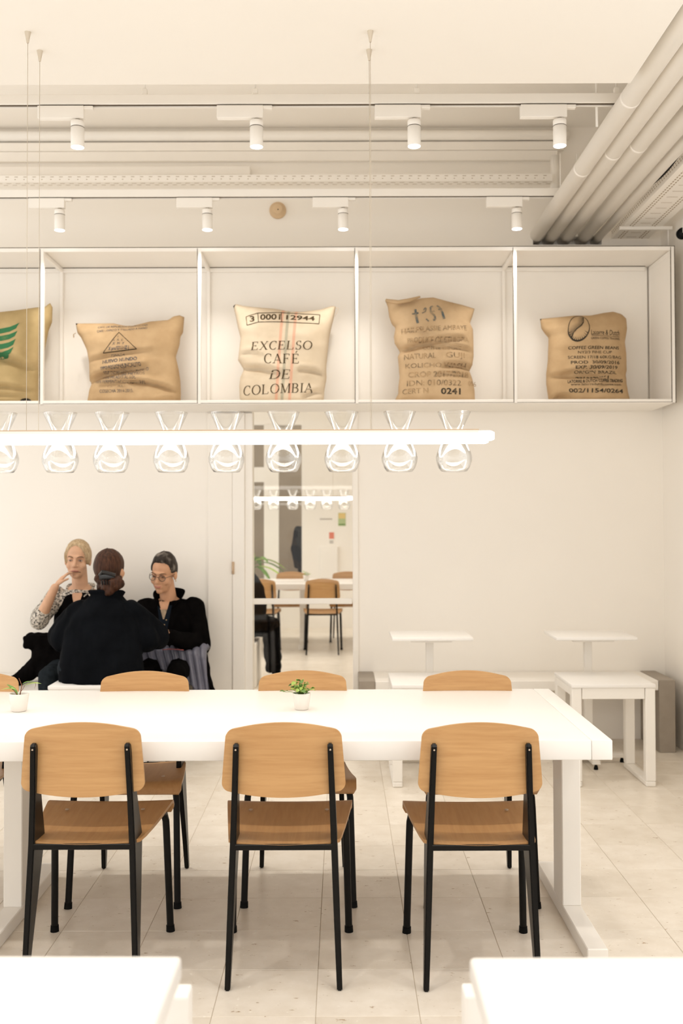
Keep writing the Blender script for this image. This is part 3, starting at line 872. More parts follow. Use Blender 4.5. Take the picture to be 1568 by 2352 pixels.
# tall sack with brushed letters
cx = 1005
S4 = Sack(cx, [(911, 922), (910, 911), (918, 895.5), (918, 881), (921, 857), (919, 830), (917, 809), (922.6, 798), (910, 778), (908, 762), (912, 741), (903.5, 733), (897, 714), (894, 691), (888, 676)],
          [(1098, 922), (1097, 889), (1092, 862), (1085, 843), (1092, 829), (1095, 809), (1095, 778), (1094, 745), (1087, 730), (1093, 714), (1098, 696)],
          [(888, 676), (891, 672), (923, 675.5), (946.5, 677), (972, 671), (1001, 669), (1037, 679), (1069, 687), (1098, 696)],
          [(924, 800, 1060, 775, .034, .018), (1000, 795, 1090, 802, .018, .014), (1085, 842, 1020, 838, .026, .014), (920, 755, 1000, 768, .012, .014), (900, 700, 966, 684, .020, .014), (1010, 858, 1090, 866, .012, .012)], .14, 12.7)
def brush(pts, w0, w1):
    r_ = []
    for k, (a, b) in enumerate(zip(pts, pts[1:])):
        r_.append(line_poly(a, b, w0 + (w1 - w0) * k / max(1, len(pts) - 2)))
    return r_
br_ = brush([(956, 704), (957, 715), (958, 726), (961, 739)], 5, 5.5) + brush([(948.5, 716), (963, 714)], 4, 3.5) \
    + brush([(971, 715), (979, 711), (981, 703), (978, 702), (975, 708)], 2.6, 2.6) + brush([(980, 729), (986, 735)], 3.5, 5.5) \
    + brush([(997, 698), (991, 700), (991, 712), (1000, 722), (1001, 731), (996, 732)], 4, 5) + brush([(990, 712), (1000, 710)], 3, 3) \
    + brush([(1006, 696), (1012, 700), (1018, 712), (1022, 729)], 4, 5.5) + brush([(1009, 706), (1018, 704)], 3, 3)
make_sack(cx, (1005 - 784) / 363.0, S4, 'burlap2', 'tall slumped brown sack with brushed letters and faded stencil text', [
    ('HAILESLASSIE AMBAYE', 1000, 758, 152, 12, dict(rot=3, it=.1)), ('PRODUCE OF ETHIOPIA', 1008, 783, 142, 11, dict(rot=1)),
    ('COFFEE EXPORT', 1017, 800, 90, 8), ('NATURAL', 966, 821, 72, 12.5, dict(rot=1)), ('GUJI', 1047, 819, 44, 12.5), ('KOLICHO WASH', 1003, 841, 140, 10),
    ('CROP 2017/2018', 1009, 863, 140, 12.5, dict(bold=.02)), ('IDN: 010/0322', 998, 883, 124, 12.5), ('096', 1088, 882, 20, 11), ('CERT N', 955, 901, 58, 12, dict(rot=1)),
    ('0241', 1036, 903, 46, 14, dict(bold=.025, ink='ink_dark'))], 'ink_faint', [('brush_letters', flat(S4, cx, br_), 'ink_brush')])
o = MB().tube([(-.318, -.02, .675), (-.25, -.045, .655), (-.17, -.06, .665), (-.10, -.05, .69)], [.010, .013, .013, .006], 10).build('top_hem', 'burlap2', bpy.data.objects['coffee_sack.003'], True)

# sack with coffee bean drawing
cx = 1362
S5 = Sack(cx, [(1271, 922), (1269, 904), (1265, 874), (1265, 851), (1269, 820), (1270.6, 782), (1271, 765), (1263, 756), (1254.5, 743.6), (1251.5, 720.6)],
          [(1463.5, 922), (1456, 893.6), (1453, 874), (1450.5, 858), (1454, 843), (1453, 812.5), (1450, 779), (1456, 743.6), (1454, 720.6)],
          [(1251.5, 720.6), (1286, 717.5), (1332, 713), (1370, 713), (1401, 707), (1424, 704), (1443.6, 710), (1454, 720.6)],
          [(1266, 860, 1450, 870, .018, .016), (1275, 912, 1310, 908, .022, .012), (1300, 855, 1400, 848, .014, .014), (1380, 882, 1455, 878, .012, .012), (1256, 745, 1290, 735, .012, .014)], .12, 17.9)
def bean_outline(n=30, k=1.0):
    pts = []
    for i in range(n):
        a = 2 * PI * i / n
        x, y = 23.5 * math.cos(a) * k, 32.5 * math.sin(a) * k
        b = R(18)
        pts.append((1334 + x * math.cos(b) - y * math.sin(b), 748.5 + x * math.sin(b) + y * math.cos(b)))
    return pts
bo = bean_outline(); bl = [line_poly(bo[i], bo[(i + 1) % 30], 1.4 + 2.6 * max(0, math.sin(2 * PI * i / 30 + .3))) for i in range(30)]
cr_ = [(1348, 722), (1347, 733), (1340, 743), (1329, 751), (1321, 760), (1317, 771)]
bl += brush(cr_, 2, 2)
for k in range(46):     # hatching beside the crease
    t = k / 45; i = min(4, int(t * 5)); f = t * 5 - i
    p = Vector(cr_[i]).lerp(Vector(cr_[i + 1]), f)
    L_ = 7 + 6 * random.random() + 4 * math.sin(PI * t)
    bl.append([(p.x, p.y), (p.x + 1.5, p.y + 1.6), (p.x - L_, p.y - L_ * .55)])
for k in range(40):     # hatching along the lower rim
    i = int(3 + 12 * k / 40) ; a = 2 * PI * (2 + 11 * k / 40) / 30
    q = bean_outline(30)[min(29, int(1 + 12 * k / 40))]
    dx, dy = 1334 - q[0], 748.5 - q[1]; l = math.hypot(dx, dy); L_ = 6 + 5 * random.random()
    bl.append([(q[0] + dy / l, q[1] - dx / l), (q[0] - dy / l, q[1] + dx / l), (q[0] + dx / l * L_, q[1] + dy / l * L_)])
bl.append(line_poly((1361, 768), (1430, 769), .9))
make_sack(cx, (1362 - 784) / 363.0, S5, 'burlap', 'brown sack at right shelf end with coffee bean drawing', [
    ('Latorre & Dutch', 1395, 766, 69, 12, dict(it=.15)), ('GREEN COFFEE TRADING', 1395, 776.5, 70, 5),
    ('COFFEE GREEN BEANS', 1368, 799, 118, 6.8, dict(bold=.01)), ('NY2/3 FINE CUP', 1370, 809, 78, 6), ('SCREEN 17/18 60KG/BAG', 1370, 821, 124, 6.8),
    ('PROD  30/09/2016', 1371, 833.5, 114, 7.5, dict(bold=.01)), ('EXP. 30/09/2019', 1373, 845, 99, 7.2, dict(bold=.01)), ('ORIGIN BRAZIL', 1371, 856, 98, 6.8, dict(rot=-1)),
    ('4573346861', 1364, 866.5, 77, 6.5, dict(bold=.02)), ('LATORRE & DUTCH COFFEE TRADING', 1372, 875.5, 130, 7, dict(bold=.02, rot=1.5)), ('www.latorredutchcoffee.com', 1373, 883, 118, 6),
    ('002/1154/0264', 1373, 899.5, 128, 9.5, dict(bold=.02, rot=-.5))], 'ink_dark', [('bean_drawing', flat(S5, cx, bl), 'ink_dark')])
finish_text()

# ================================================================== CHAIRS
def make_chair():
    r = empty('dining_chair')
    # backrest: curved plywood shell
    def bo_(u):     # outline half-widths
        return u
    zt, zb = .822, .590
    nu, nv = 24, 12
    def outline(x, z):   # is used through a mapped grid
        return x, z
    mb = MB()
    def P(u, v, off):
        # u -1..1, v 0..1: map square to rounded trapezoid
        hw = .196 - .016 * v
        top = .822 - .020 * u * u; bot = .588 + .016 * u * u
        # round the corners by shrinking width near v=0 and v=1
        rc = .030; h = top - bot; zz = v * h
        d_ = min(zz, h - zz)
        sh = 0
        if d_ < rc: sh = rc - math.sqrt(max(0, rc * rc - (rc - d_) ** 2))
        x = u * (hw - sh * (1.0 if v > .5 else 1.0))
        z = bot + zz
        y = .030 - .016 * (1 - (x / .2) ** 2) + .075 * (.80 - z) * .35 + off
        return Vector((x, y, z))
    vs_ = [0, .01, .03, .06, .1, .13, .25, .4, .55, .7, .87, .9, .94, .97, .99, 1]
    us_ = [-1 + 2 * k / 22 for k in range(23)]
    def sheet(off): return [[mb.bm.verts.new(P(u, v, off)) for u in us_] for v in vs_]
    A = sheet(0); B = sheet(.011)
    for G_ in (A, B):
        for j in range(len(vs_) - 1):
            for i in range(len(us_) - 1): mb.bm.faces.new((G_[j][i], G_[j][i + 1], G_[j + 1][i + 1], G_[j + 1][i]))
    loop = [(0, i) for i in range(22)] + [(j, 22) for j in range(15)] + [(15, i) for i in range(22, 0, -1)] + [(j, 0) for j in range(15, 0, -1)]
    for k in range(len(loop)):
        (a, b), (c_, d_) = loop[k], loop[(k + 1) % len(loop)]
        mb.bm.faces.new((A[a][b], A[c_][d_], B[c_][d_], B[a][b]))
    mb.build('backrest', 'oakx', r, True, 40)
    # seat: dished, rolled front edge
    prof = [(.032, .452), (.06, .449), (.12, .447), (.2, .450), (.28, .456), (.36, .466), (.405, .470), (.425, .468), (.440, .459), (.448, .445), (.450, .428)]
    mb = MB()
    def sw(y): return .172 + (.218 - .172) * min(1, max(0, (y - .03) / .37))
    def seat(off):
        rows = []
        for k, (y, z) in enumerate(prof):
            w_ = sw(y)
            if k == 0: w_ -= .012
            if k == len(prof) - 1: w_ -= .010
            row = []
            for i in range(17):
                u = -1 + i / 8
                dish = -.010 * (1 - u * u) * (1 if y < .40 else max(0, 1 - (y - .40) / .05))
                yy = y - (.012 * (1 - u * u) if k == 0 else 0)
                row.append(mb.bm.verts.new((u * w_, yy + (off * .9 if k >= 8 else 0) * -1 * 0, z + dish - off * (1 if k < 8 else .7))))
                if off and k >= 7: row[-1].co.y -= off * (k - 6) * .25
            rows.append(row)
        return rows
    A = seat(0); B = seat(.011)
    nr = len(prof)
    for G_ in (A, B):
        for j in range(nr - 1):
            for i in range(16): mb.bm.faces.new((G_[j][i], G_[j][i + 1], G_[j + 1][i + 1], G_[j + 1][i]))
    loop = [(0, i) for i in range(16)] + [(j, 16) for j in range(nr - 1)] + [(nr - 1, i) for i in range(16, 0, -1)] + [(j, 0) for j in range(nr - 1, 0, -1)]
    for k in range(len(loop)):
        (a, b), (c_, d_) = loop[k], loop[(k + 1) % len(loop)]
        mb.bm.faces.new((A[a][b], A[c_][d_], B[c_][d_], B[a][b]))
    s = mb.build('seat', 'oaky', r, True, 45)
    for x in (-.13, .13): MB().ell((x, .33, .4655 - .003), (.007, .007, .0025)).build('rivet', 'rivet', s, True)
    # rear legs: hollow tapered sheet steel, widest at the seat
    for sx in (-1, 1):
        prof_r = [(0, 0), (.12, .004), (.28, .012), (.44, .020), (.60, .012), (.70, .0), (.752, -.006), (.760, .002)]
        prof_f = [(.760, .014), (.752, .022), (.70, .036), (.60, .075), (.44, .135), (.28, .092), (.12, .050), (0, .026)]
        mb = MB()
        cx_ = lambda z: sx * (.1735 - (.1735 - .146) * (z / .757))
        pts = [(y, z) for z, y in prof_r] + [(y, z) for z, y in prof_f]
        n = len(pts)
        hwid = lambda z: .0085 + .0015 * math.sin(PI * min(1, z / .76))
        Ls = [mb.bm.verts.new((cx_(z) - hwid(z), y, z)) for y, z in pts]
        Rs = [mb.bm.verts.new((cx_(z) + hwid(z), y, z)) for y, z in pts]
        half = n // 2
        for k in range(half - 1):
            for V_, rev in ((Ls, False), (Rs, True)):
                q = (V_[k], V_[k + 1], V_[n - 2 - k], V_[n - 1 - k]); mb.bm.faces.new(q[::-1] if rev else q)
        for k in range(n): mb.bm.faces.new((Ls[k], Rs[k], Rs[(k + 1) % n], Ls[(k + 1) % n]))
        bmesh.ops.recalc_face_normals(mb.bm, faces=mb.bm.faces)
        es = [e for e in mb.bm.edges if len(e.link_faces) == 2 and e.calc_face_angle(0) > 1.0]
        bmesh.ops.bevel(mb.bm, geom=es, offset=.0035, segments=2, affect='EDGES')
        lg = mb.build('rear_leg', 'black', r, True, 40)
        MB().ell((cx_(.742), -.005, .742), (.003, .002, .003)).build('screw', 'rivet', lg, True)
    # front legs: bent steel tube running back under the seat
    for sx in (-1, 1):
        pts = [(sx * .205, .446, .006), (sx * .196, .415, .36), (sx * .1945, .410, .40), (sx * .190, .402, .425), (sx * .186, .380, .4365), (sx * .175, .25, .4335), (sx * .158, .10, .432)]
        lg = MB().tube(pts, .0125, 12).build('front_leg', 'black', r, True, 60)
        MB().tube([(sx * .2052, .4465, 0), (sx * .2045, .444, .022)], [.0155, .0145], 12).build('foot_cap', 'rubber', lg, True, 40)
    MB().box((-.158, .020, .425), (.158, .030, .443), .002).build('rear_crossbar', 'black', r)
    MB().box((-.17, .255, .422), (.17, .275, .434), .002).build('seat_brace', 'black', r)
    return r
proto = make_chair()
def chair(i, x, y, rz, label, group):
    o = proto if i == 0 else copy_tree(proto)
    o.location = (x, y, 0); o.rotation_euler = (0, 0, R(rz)); tag(o, label, 'chair', group)
gf = 'oak chairs along the near side of the long table'
chair(0, -.1835, 3.10, 0, 'oak and black steel chair in the middle of the near row', gf)
chair(1, .43, 3.09, 0, 'oak and black steel chair nearest the table end, near row', gf)
chair(2, -.8145, 3.11, 0, 'oak and black steel chair at left of the near row', gf)
gb = 'oak chairs along the far side of the long table'
chair(3, -.824, 4.21, 180, 'oak chair on far side in front of the three women', gb)
chair(4, -.165, 4.215, 180, 'oak chair on far side behind the leafy pot plant', gb)
chair(5, .522, 4.20, 180, 'oak chair on far side nearest the table end', gb)
chair(6, -1.535, 4.21, 180, 'oak chair on far side cut by the left edge', gb)
gr = 'oak chairs at the table in the room beyond'
chair(7, -.21, 10.74, 0, 'oak chair seen whole through the glass door', gr)
chair(8, -.90, 10.76, 0, 'oak chair through the glass door, half behind the dark coat', gr)
chair(9, -.62, 12.30, 180, 'oak chair beyond the far table, below the dark window', gr)
chair(10, .07, 12.30, 180, 'oak chair beyond the far table, below the wall notices', gr)

# ================================================================== TABLES
def long_table(x0, x1, y0, y1, legs, label):
    o = empty('long_table', ((x0 + x1) / 2, (y0 + y1) / 2, 0))
    hx, hy = (x1 - x0) / 2, (y1 - y0) / 2; cx_ = (x0 + x1) / 2
    MB().box((-hx, -hy, .676), (hx - .0675, hy, .74), .004, 2).build('tabletop', 'lam', o, True, 30)
    MB().box((hx - .067, -hy, .676), (hx, hy, .74), .003, 2).build('end_cap', 'lam', o, True, 30)
    for lx in legs:
        l = lx - cx_
        g = MB().box((l - .034, -.075, .05), (l + .034, .075, .676), .003).build('leg', 'leg', o)
        MB().box((l - .034, -.44, 0), (l + .034, .40, .05), .003).build('foot_bar', 'leg', g)
    tag(o, label, 'table')
    return o
long_table(-2.95, .872, 3.228, 4.21, (.832, -1.198, -2.85), 'long white table with thick top and oak chairs around')
long_table(-2.9, .85, 11.15, 12.15, (.80, -.455, -2.8), 'long white table in the room beyond the glass door')
# near tables in the foreground
def near_table(x0, x1, y0, y1, rz, label):
    o = empty('foreground_table', ((x0 + x1) / 2, (y0 + y1) / 2, 0), R(rz))
    hx, hy = (x1 - x0) / 2, (y1 - y0) / 2
    MB().box((-hx, -hy, .70), (hx, hy, .74), .008, 3).build('tabletop', 'lam', o, True, 30)
    for sx in (-1, 1):
        l = sx * (hx - .25)
        g = MB().box((l - .034, -.06, .05), (l + .034, .06, .70), .003).build('leg', 'leg', o)
        MB().box((l - .034, -hy + .08, 0), (l + .034, hy - .08, .05), .003).build('foot_bar', 'leg', g)
    tag(o, label, 'table', 'white tables in the foreground')
near_table(-1.67, -.267, .95, 1.655, -.6, 'blurred white tabletop in the left foreground')
near_table(.206, 1.6, .95, 1.640, 0, 'blurred white tabletop in the right foreground')
def bench_near(x0, x1, label):
    o = empty('foreground_bench', ((x0 + x1) / 2, 1.9, 0)); h = (x1 - x0) / 2
    MB().box((-h, -.13, .40), (h, .11, .435), .004).build('seat_board', 'lam', o)
    MB().box((-h, .111, .40), (h, .171, .50), .006, 2).build('rear_rail', 'lam', o)
    for sx in (-1, 1):
        MB().box((sx * (h - .035) - .03, -.12, 0), (sx * (h - .035) + .03, .16, .40), .003).build('end_leg', 'leg', o)
    tag(o, label, 'bench', 'white benches in the foreground')
bench_near(-1.3, -.309, 'white bench end peeking past the left foreground table')
bench_near(.243, 1.3, 'white bench end peeking past the right foreground table')

# wall benches
def wall_bench(x0, x1, label, ends):
    o = empty('wall_bench', ((x0 + x1) / 2, WY - .2, 0)); h = (x1 - x0) / 2
    a = .102
    MB().box((-h + (a if ends[0] else 0), -.19, .385), (h - (a if ends[1] else 0), .195, .447), .004).build('seat_board', 'white', o)
    for k, sx in enumerate((-1, 1)):
        if ends[k]:
            MB().box((sx * (h - a / 2) - a / 2 + .001, -.198, 0), (sx * (h - a / 2) + a / 2 - .001, .197, .45), .003).build('end_panel', 'grey', o)
    tag(o, label, 'bench', 'wall benches')
wall_bench(.104, 2.075, 'long white wall bench with grey end panels right of door', (1, 1))
wall_bench(-2.9, -.905, 'white wall bench under the two women facing the camera', (0, 1))
# pedestal tables
def ped_table(x, label):
    o = empty('pedestal_table', (x, 5.99, 0))
    MB().box((-.235, -.225, .752), (.235, .135, .772), .006, 2).build('tabletop', 'lam', o, True, 30)
    MB().box((-.12, -.15, .735), (.12, .10, .752), .002).build('top_plate', 'leg', o)
    MB().box((-.022, -.022, .05), (.022, .022, .735), .003).build('column', 'leg', o)
    MB().box((-.21, -.024, .030), (.21, .024, .052), .003).box((-.024, -.19, .030), (.024, .13, .052), .003).build('cross_base', 'leg', o)
    for p in ((-.2, 0), (.2, 0), (0, -.175), (0, .11)):
        MB().tube([(p[0], p[1], 0), (p[0], p[1], .012), (p[0], p[1], .030)], [.013, .012, .006], 12).build('levelling_foot', 'rubber', o, True, 40)
    tag(o, label, 'table', 'small pedestal tables by the wall')
ped_table(1.473, 'small white pedestal table nearest the right wall')
ped_table(.525, 'small white pedestal table just right of the glass door')
ped_table(-1.37, 'small white pedestal table between the three women')
# low stools with sled legs
def stool(x, label):
    o = empty('sled_stool', (x, 5.65, 0))
    MB().box((-.229, -.222, .535), (.229, .222, .556), .004, 2).build('seat_board', 'lam', o, True, 30)
    MB().box((-.17, -.215, .475), (.17, -.195, .535), .002).build('apron', 'leg', o)
    MB().box((-.17, .195, .475), (.17, .215, .535), .002).build('apron', 'leg', o)
    for sx in (-1, 1):
        mb = MB(); l = sx * .200
        mb.box((l - .027, -.218, .03), (l + .027, -.168, .535), .004).box((l - .027, .168, .03), (l + .027, .218, .535), .004)
        mb.box((l - .027, -.218, 0), (l + .027, .218, .03), .006).box((l - .0265, -.17, .49), (l + .0265, .17, .5345), .003)
        mb.build('sled_leg', 'leg', o)
    tag(o, label, 'stool', 'low white stools by the wall tables')
stool(1.475, 'low white stool with sled legs near the grey end panel')
stool(.50, 'low white stool mostly hidden behind the far-side chairs')
stool(-1.37, 'low white stool under the woman with her back turned')

# ================================================================== POT PLANTS
def pot(o, r0, r1, h):
    MB().lathe([(0, 0), (r0 - .004, 0), (r0, .003), (r0 + (r1 - r0) * .6, h * .55), (r1, h - .002), (r1 - .0015, h), (r1 - .004, h - .002), (r1 - .005, h - .012), (0, h - .012)], n=36).build('pot', 'ceramic', o, True, 50)
    MB().lathe([(0, 0), (r1 - .006, 0), (0, .004)], c=(0, 0, h - .011), n=24).build('soil', 'soil', o, True)
def leaf_mesh(length, width, curl, n=7):
    mb = MB()
    rows = []
    for k in range(n + 1):
        t = k / n; w_ = width * math.sin(PI * min(.985, t * .95 + .03)) ** .8
        y = length * t; z = -curl * t * t
        rows.append([mb.bm.verts.new((s * w_ / 2, y, z + abs(s) * w_ * .18)) for s in (-1, 0, 1)])
    for A, B in zip(rows, rows[1:]):
        for i in range(2): mb.bm.faces.new((A[i], A[i + 1], B[i + 1], B[i]))
    return mb
def potted(x, y, label, name='potted_plant'):
    o = empty(name, (x, y, .7405)); tag(o, label, 'plant'); return o
def bushy(o, h, seed, count=60, spread=.048):
    rnd = random.Random(seed)
    lm = []
    for mname in ('leafa', 'leafb'):
        l = leaf_mesh(.017, .015, .005, 5); me = bpy.data.meshes.new('leaf'); l.bm.to_mesh(me); l.bm.free(); me.materials.append(M[mname])
        for p in me.polygons: p.use_smooth = True
        lm.append(me)
    st = MB()
    for k in range(count):
        a = rnd.uniform(0, 2 * PI); e = rnd.uniform(.1, 1.0); rr = spread * rnd.uniform(.25, 1) * (1 - .45 * (e - .1))
        tip = Vector((rr * math.cos(a), rr * math.sin(a), h - .008 + (.012 + .036 * e * rnd.uniform(.5, 1.15))))
        if k % 13 == 0: tip.z += .022
        if k == 5: tip = Vector((-.062, -.01, h + .004))
        if k == 6: tip = Vector((-.052, -.01, h + .008))
        base = Vector((rr * .25 * math.cos(a), rr * .25 * math.sin(a), h - .012))
        st.tube([base, base.lerp(tip, .6) + Vector((0, 0, .006)), tip], .0007, 5)
        lo = bpy.data.objects.new('leaf', lm[0] if rnd.random() < .62 else lm[1]); COL.objects.link(lo)
        lo.location = tip; lo.rotation_euler = (rnd.uniform(-.7, .9), rnd.uniform(-.6, .6), a - PI / 2 + rnd.uniform(-.6, .6))
        s_ = rnd.uniform(.75, 1.25); lo.scale = (s_, s_, s_); lo.parent = o
    st.build('stems', 'leafb', o, True)
o = potted(-.152, 3.765, 'leafy green pot plant on the table behind middle chair')
pot(o, .026, .034, .062); bushy(o, .062, 3)
o = potted(-1.211, 3.75, 'white pot with a few long pointed leaves, left table edge')
pot(o, .028, .036, .066)
MB().tube([(.002, 0, .055), (.006, 0, .075), (.010, 0, .094), (.004, .002, .108), (-.002, .002, .122)], [.0022, .002, .0016, .0012, .0008], 7).build('stem', 'stem', o, True)
MB().tube([(.006, 0, .072), (.014, 0, .082), (.020, .003, .096)], .0010, 6).build('stem', 'stem', o, True)
MB().tube([(-.004, 0, .055), (-.012, -.004, .068), (-.02, -.006, .080)], .0016, 6).build('stem', 'stem', o, True)
for loc, rot, L_, W_, m_ in (((-.006, 0, .060), (.85, 0, 1.15), .062, .020, 'leafb'), ((-.012, -.002, .080), (.25, 0, 1.5), .055, .018, 'leafa'), ((.018, 0, .094), (.35, 0, -1.35), .060, .020, 'leafa'),
                           ((.012, 0, .100), (.5, 0, -1.0), .040, .014, 'leafb'), ((.058, .002, .106), (-1.0, 0, -1.5), .020, .006, 'stem')):
    l = leaf_mesh(L_, W_, .016).build('leaf', m_, o, True); l.location = loc; l.rotation_euler = rot
o = potted(-.42, 11.75, 'pot plant on the far table seen through the glass door')
pot(o, .028, .036, .066); bushy(o, .066, 9, 26, .06)

# ================================================================== PENDANT LIGHTS
def pendant(x0, x1, y, z, cab, label, cones=True, ceil=SOF):
    o = empty('pendant_light', ((x0 + x1) / 2, y, z)); c_ = (x0 + x1) / 2
    for sy, dx in ((-.075, 0), (.075, -.0)):
        b = MB().tube([(x0 - c_, sy, 0), (x0 - c_ + .012, sy, 0), (x1 - c_ - .012 + dx, sy, 0), (x1 - c_ + dx, sy, 0)], [.014, .019, .019, .014], 20).build('light_tube', 'tube', o, True)
        MB().box((x0 - c_ + .01, sy - .0225, .010), (x1 - c_ - .06, sy - .0195, .0235)).box((x0 - c_ + .01, sy - .0225, .0195), (x1 - c_ - .06, sy + .0225, .0235)).box((x0 - c_ + .01, sy + .0195, .010), (x1 - c_ - .06, sy + .0225, .0235)).build('top_channel', 'white', b)
        MB().box((x0 - c_ + .01, sy - .0232, .0195), (x1 - c_ - .06, sy - .0226, .0235)).build('channel_edge', 'tan', b)
        for x in cab:
            cb = MB().tube([(x - c_, sy, .022), (x - c_, sy, ceil - z - .02)], .0011, 6).build('suspension_cable', 'cable', o, True)
            MB().tube([(x - c_, sy, ceil - z), (x - c_, sy, ceil - z - .042)], [.012, .004], 14).build('ceiling_cone', 'cable', cb, True, 40)
    tag(o, label, 'pendant light')
CAR = [(.043, 0), (.050, .002), (.060, .016), (.068, .040), (.069, .056), (.064, .075), (.052, .100), (.042, .116), (.031, .132), (.0265, .142), (.029, .152), (.036, .168), (.047, .192), (.058, .217), (.063, .229)]
def carafe_mesh():
    mb = MB(); t = .0025
    inner = [(r - t, zz + (t if i == 0 else 0)) for i, (r, zz) in enumerate(CAR)]
    prof = [(.001, 0)] + CAR + [(CAR[-1][0] - t / 2, .2302)] + inner[::-1] + [(.001, .004)]
    mb.lathe(prof, n=40)
    for v in mb.bm.verts:      # pouring spout pressed into the rim
        if v.co.z > .15:
            a = math.atan2(v.co.y, v.co.x); k = (v.co.z - .15) / .08
            f = 1 + .10 * k * math.exp(-((a - .5) / .22) ** 2); v.co.x *= f; v.co.y *= f
    bmesh.ops.recalc_face_normals(mb.bm, faces=mb.bm.faces)
    me = bpy.data.meshes.new('glass_carafe'); mb.bm.to_mesh(me); mb.bm.free(); me.materials.append(M['glass'])
    for p in me.polygons: p.use_smooth = True
    return me
CME = carafe_mesh()
def carafe(x, y, z, label, group, rz=0):
    o = bpy.data.objects.new('glass_carafe', CME); COL.objects.link(o); o.location = (x, y, z); o.rotation_euler = (0, 0, rz)
    tag(o, label, 'carafe', group)
PZ = 1.767
pendant(-2.9, .572, 3.80, PZ, (.114, -1.18, -2.6), 'long white twin-tube pendant light above the table')
names = ['furthest right', 'second from right', 'third from right', 'fourth from right', 'fifth from right', 'sixth from right', 'seventh from right', 'eighth from right', 'ninth from right, cut by left edge']
for k, px in enumerate((1043, 918, 786, 651, 520, 393, 255, 138, 0)):
    carafe((px - 784) / 602.0, 3.80, 1.636, 'hourglass glass carafe in the near pendant light, ' + names[k], 'glass carafes in the near pendant light', random.uniform(-.5, 3.5))
pendant(-2.7, .13, 11.7, 1.71, (-.10, -2.0), 'twin-tube pendant light in the room beyond the glass door')
for k, px in enumerate((790, 750, 712, 672, 628, 588)):
    carafe((px - 784) / 195.5, 11.7, 1.58, 'tiny glass carafe in the far pendant light, ' + names[k], 'glass carafes in the far pendant light', random.uniform(0, 6))

# ================================================================== PEOPLE
def head_items(mb, T_):
    def E(c, r): mb.ell(T_ @ Vector(c), r, T_.to_euler())
    E((0, .012, .035), (.072, .090, .088)); E((0, -.028, -.028), (.059, .060, .085)); E((0, -.028, -.072), (.046, .050, .042)); E((0, -.066, -.094), (.021, .018, .018))
    for s in (-1, 1):
        E((s * .034, -.056, -.030), (.027, .026, .026)); E((s * .074, .012, -.006), (.010, .021, .031)); E((s * .010, -.094, -.032), (.009, .009, .007))
    E((0, -.076, .024), (.044, .015, .010))
    mb.capsule(T_ @ Vector((0, -.080, .016)), T_ @ Vector((0, -.103, -.027)), .0075, .0115, 12)
    E((0, -.083, -.056), (.024, .011, .006)); E((0, -.082, -.067), (.020, .011, .0065))
def head_deform(T_, s=1):
    inv = T_.inverted()
    eyes = [Vector((-.031, -.088, .003)), Vector((.031, -.088, .003))]
    def f(co, no):
        l = inv @ co
        if -.13 < l.y < -.03 and -.06 < l.z < .06:
            for e in eyes:
                d2 = ((l.x - e.x) / .016) ** 2 + ((l.z - e.z) / .009) ** 2
                l.y += .009 * math.exp(-d2)
            return T_ @ l
        return co
    return f
def face_parts(T_, parent, brow='brow', squint=1.0, smile=0, down=False):
    for s in (-1, 1):
        mb = MB(); mb.ell(T_ @ Vector((s * .031, -.0735, .003)), (.0135, .010, .0060 * squint), T_.to_euler())
        e = mb.build('eye', 'eyew' if not down else 'skin2', parent, True)
        MB().ell(T_ @ Vector((s * .031, -.0795, .002)), (.0068, .0055, .0052 * squint), T_.to_euler()).build('iris', 'eye', e, True)
        MB().tube([T_ @ Vector((s * (.031 + d_), -.0815 + abs(d_) * .25, .0085 * squint - (d_ / .014) ** 2 * .003)) for d_ in (-.014, -.007, 0, .007, .014)], [.0012, .002, .0023, .002, .001], 6).build('eyelid', 'eye', e, True)
        MB().tube([T_ @ Vector((s * x, y, z)) for x, y, z in ((.014, -.092, .022), (.026, -.090, .028), (.040, -.080, .028), (.050, -.068, .021))], [.0025, .0035, .003, .001], 8).build('eyebrow', brow, parent, True)
    MB().tube([T_ @ Vector((x, -.0945 + abs(x) * .28, -.0615 + smile * (x / .024) ** 2 * .006)) for x in (-.024, -.014, 0, .014, .024)], [.001, .0035, .004, .0035, .001], 8, True, (1, 1.3)).build('mouth', 'lip', parent, True)
def hair_shell(T_, parent, mat, line, t_fn, center=(0, .012, .03), rad=(.078, .098, .095), seed=0, strand=.02):
    nu, nv = 72, 40
    mb = MB(); grid = []
    for j in range(nv + 1):
        el = -PI / 2 + PI * j / nv; row = []
        for i in range(nu):
            az = -PI + 2 * PI * i / nu
            d_ = Vector((math.sin(az) * math.cos(el), -math.cos(az) * math.cos(el), math.sin(el)))
            h = interp(line, abs(math.degrees(az)) if not callable(line) else 0) if not callable(line) else line(math.degrees(az))
            m = max(0, min(1, (math.degrees(el) - h + 4) / 9)); m = m * m * (3 - 2 * m)
            t = t_fn(math.degrees(az), math.degrees(el)) + strand * noise.noise((az * 7 + seed, el * 1.5, seed)) + strand * .6 * noise.noise((az * 19, el * 3, seed + 4))
            f = .84 + (1 + t - .84) * m
            row.append(mb.bm.verts.new(T_ @ (Vector(center) + Vector((d_.x * rad[0], d_.y * rad[1], d_.z * rad[2])) * f)))
        grid.append(row)
    for j in range(nv):
        for i in range(nu): mb.bm.faces.new((grid[j][i], grid[j][(i + 1) % nu], grid[j + 1][(i + 1) % nu], grid[j + 1][i]))
    bmesh.ops.remove_doubles(mb.bm, verts=mb.bm.verts, dist=.0004)
    return mb.build('hair', mat, parent, True, None)
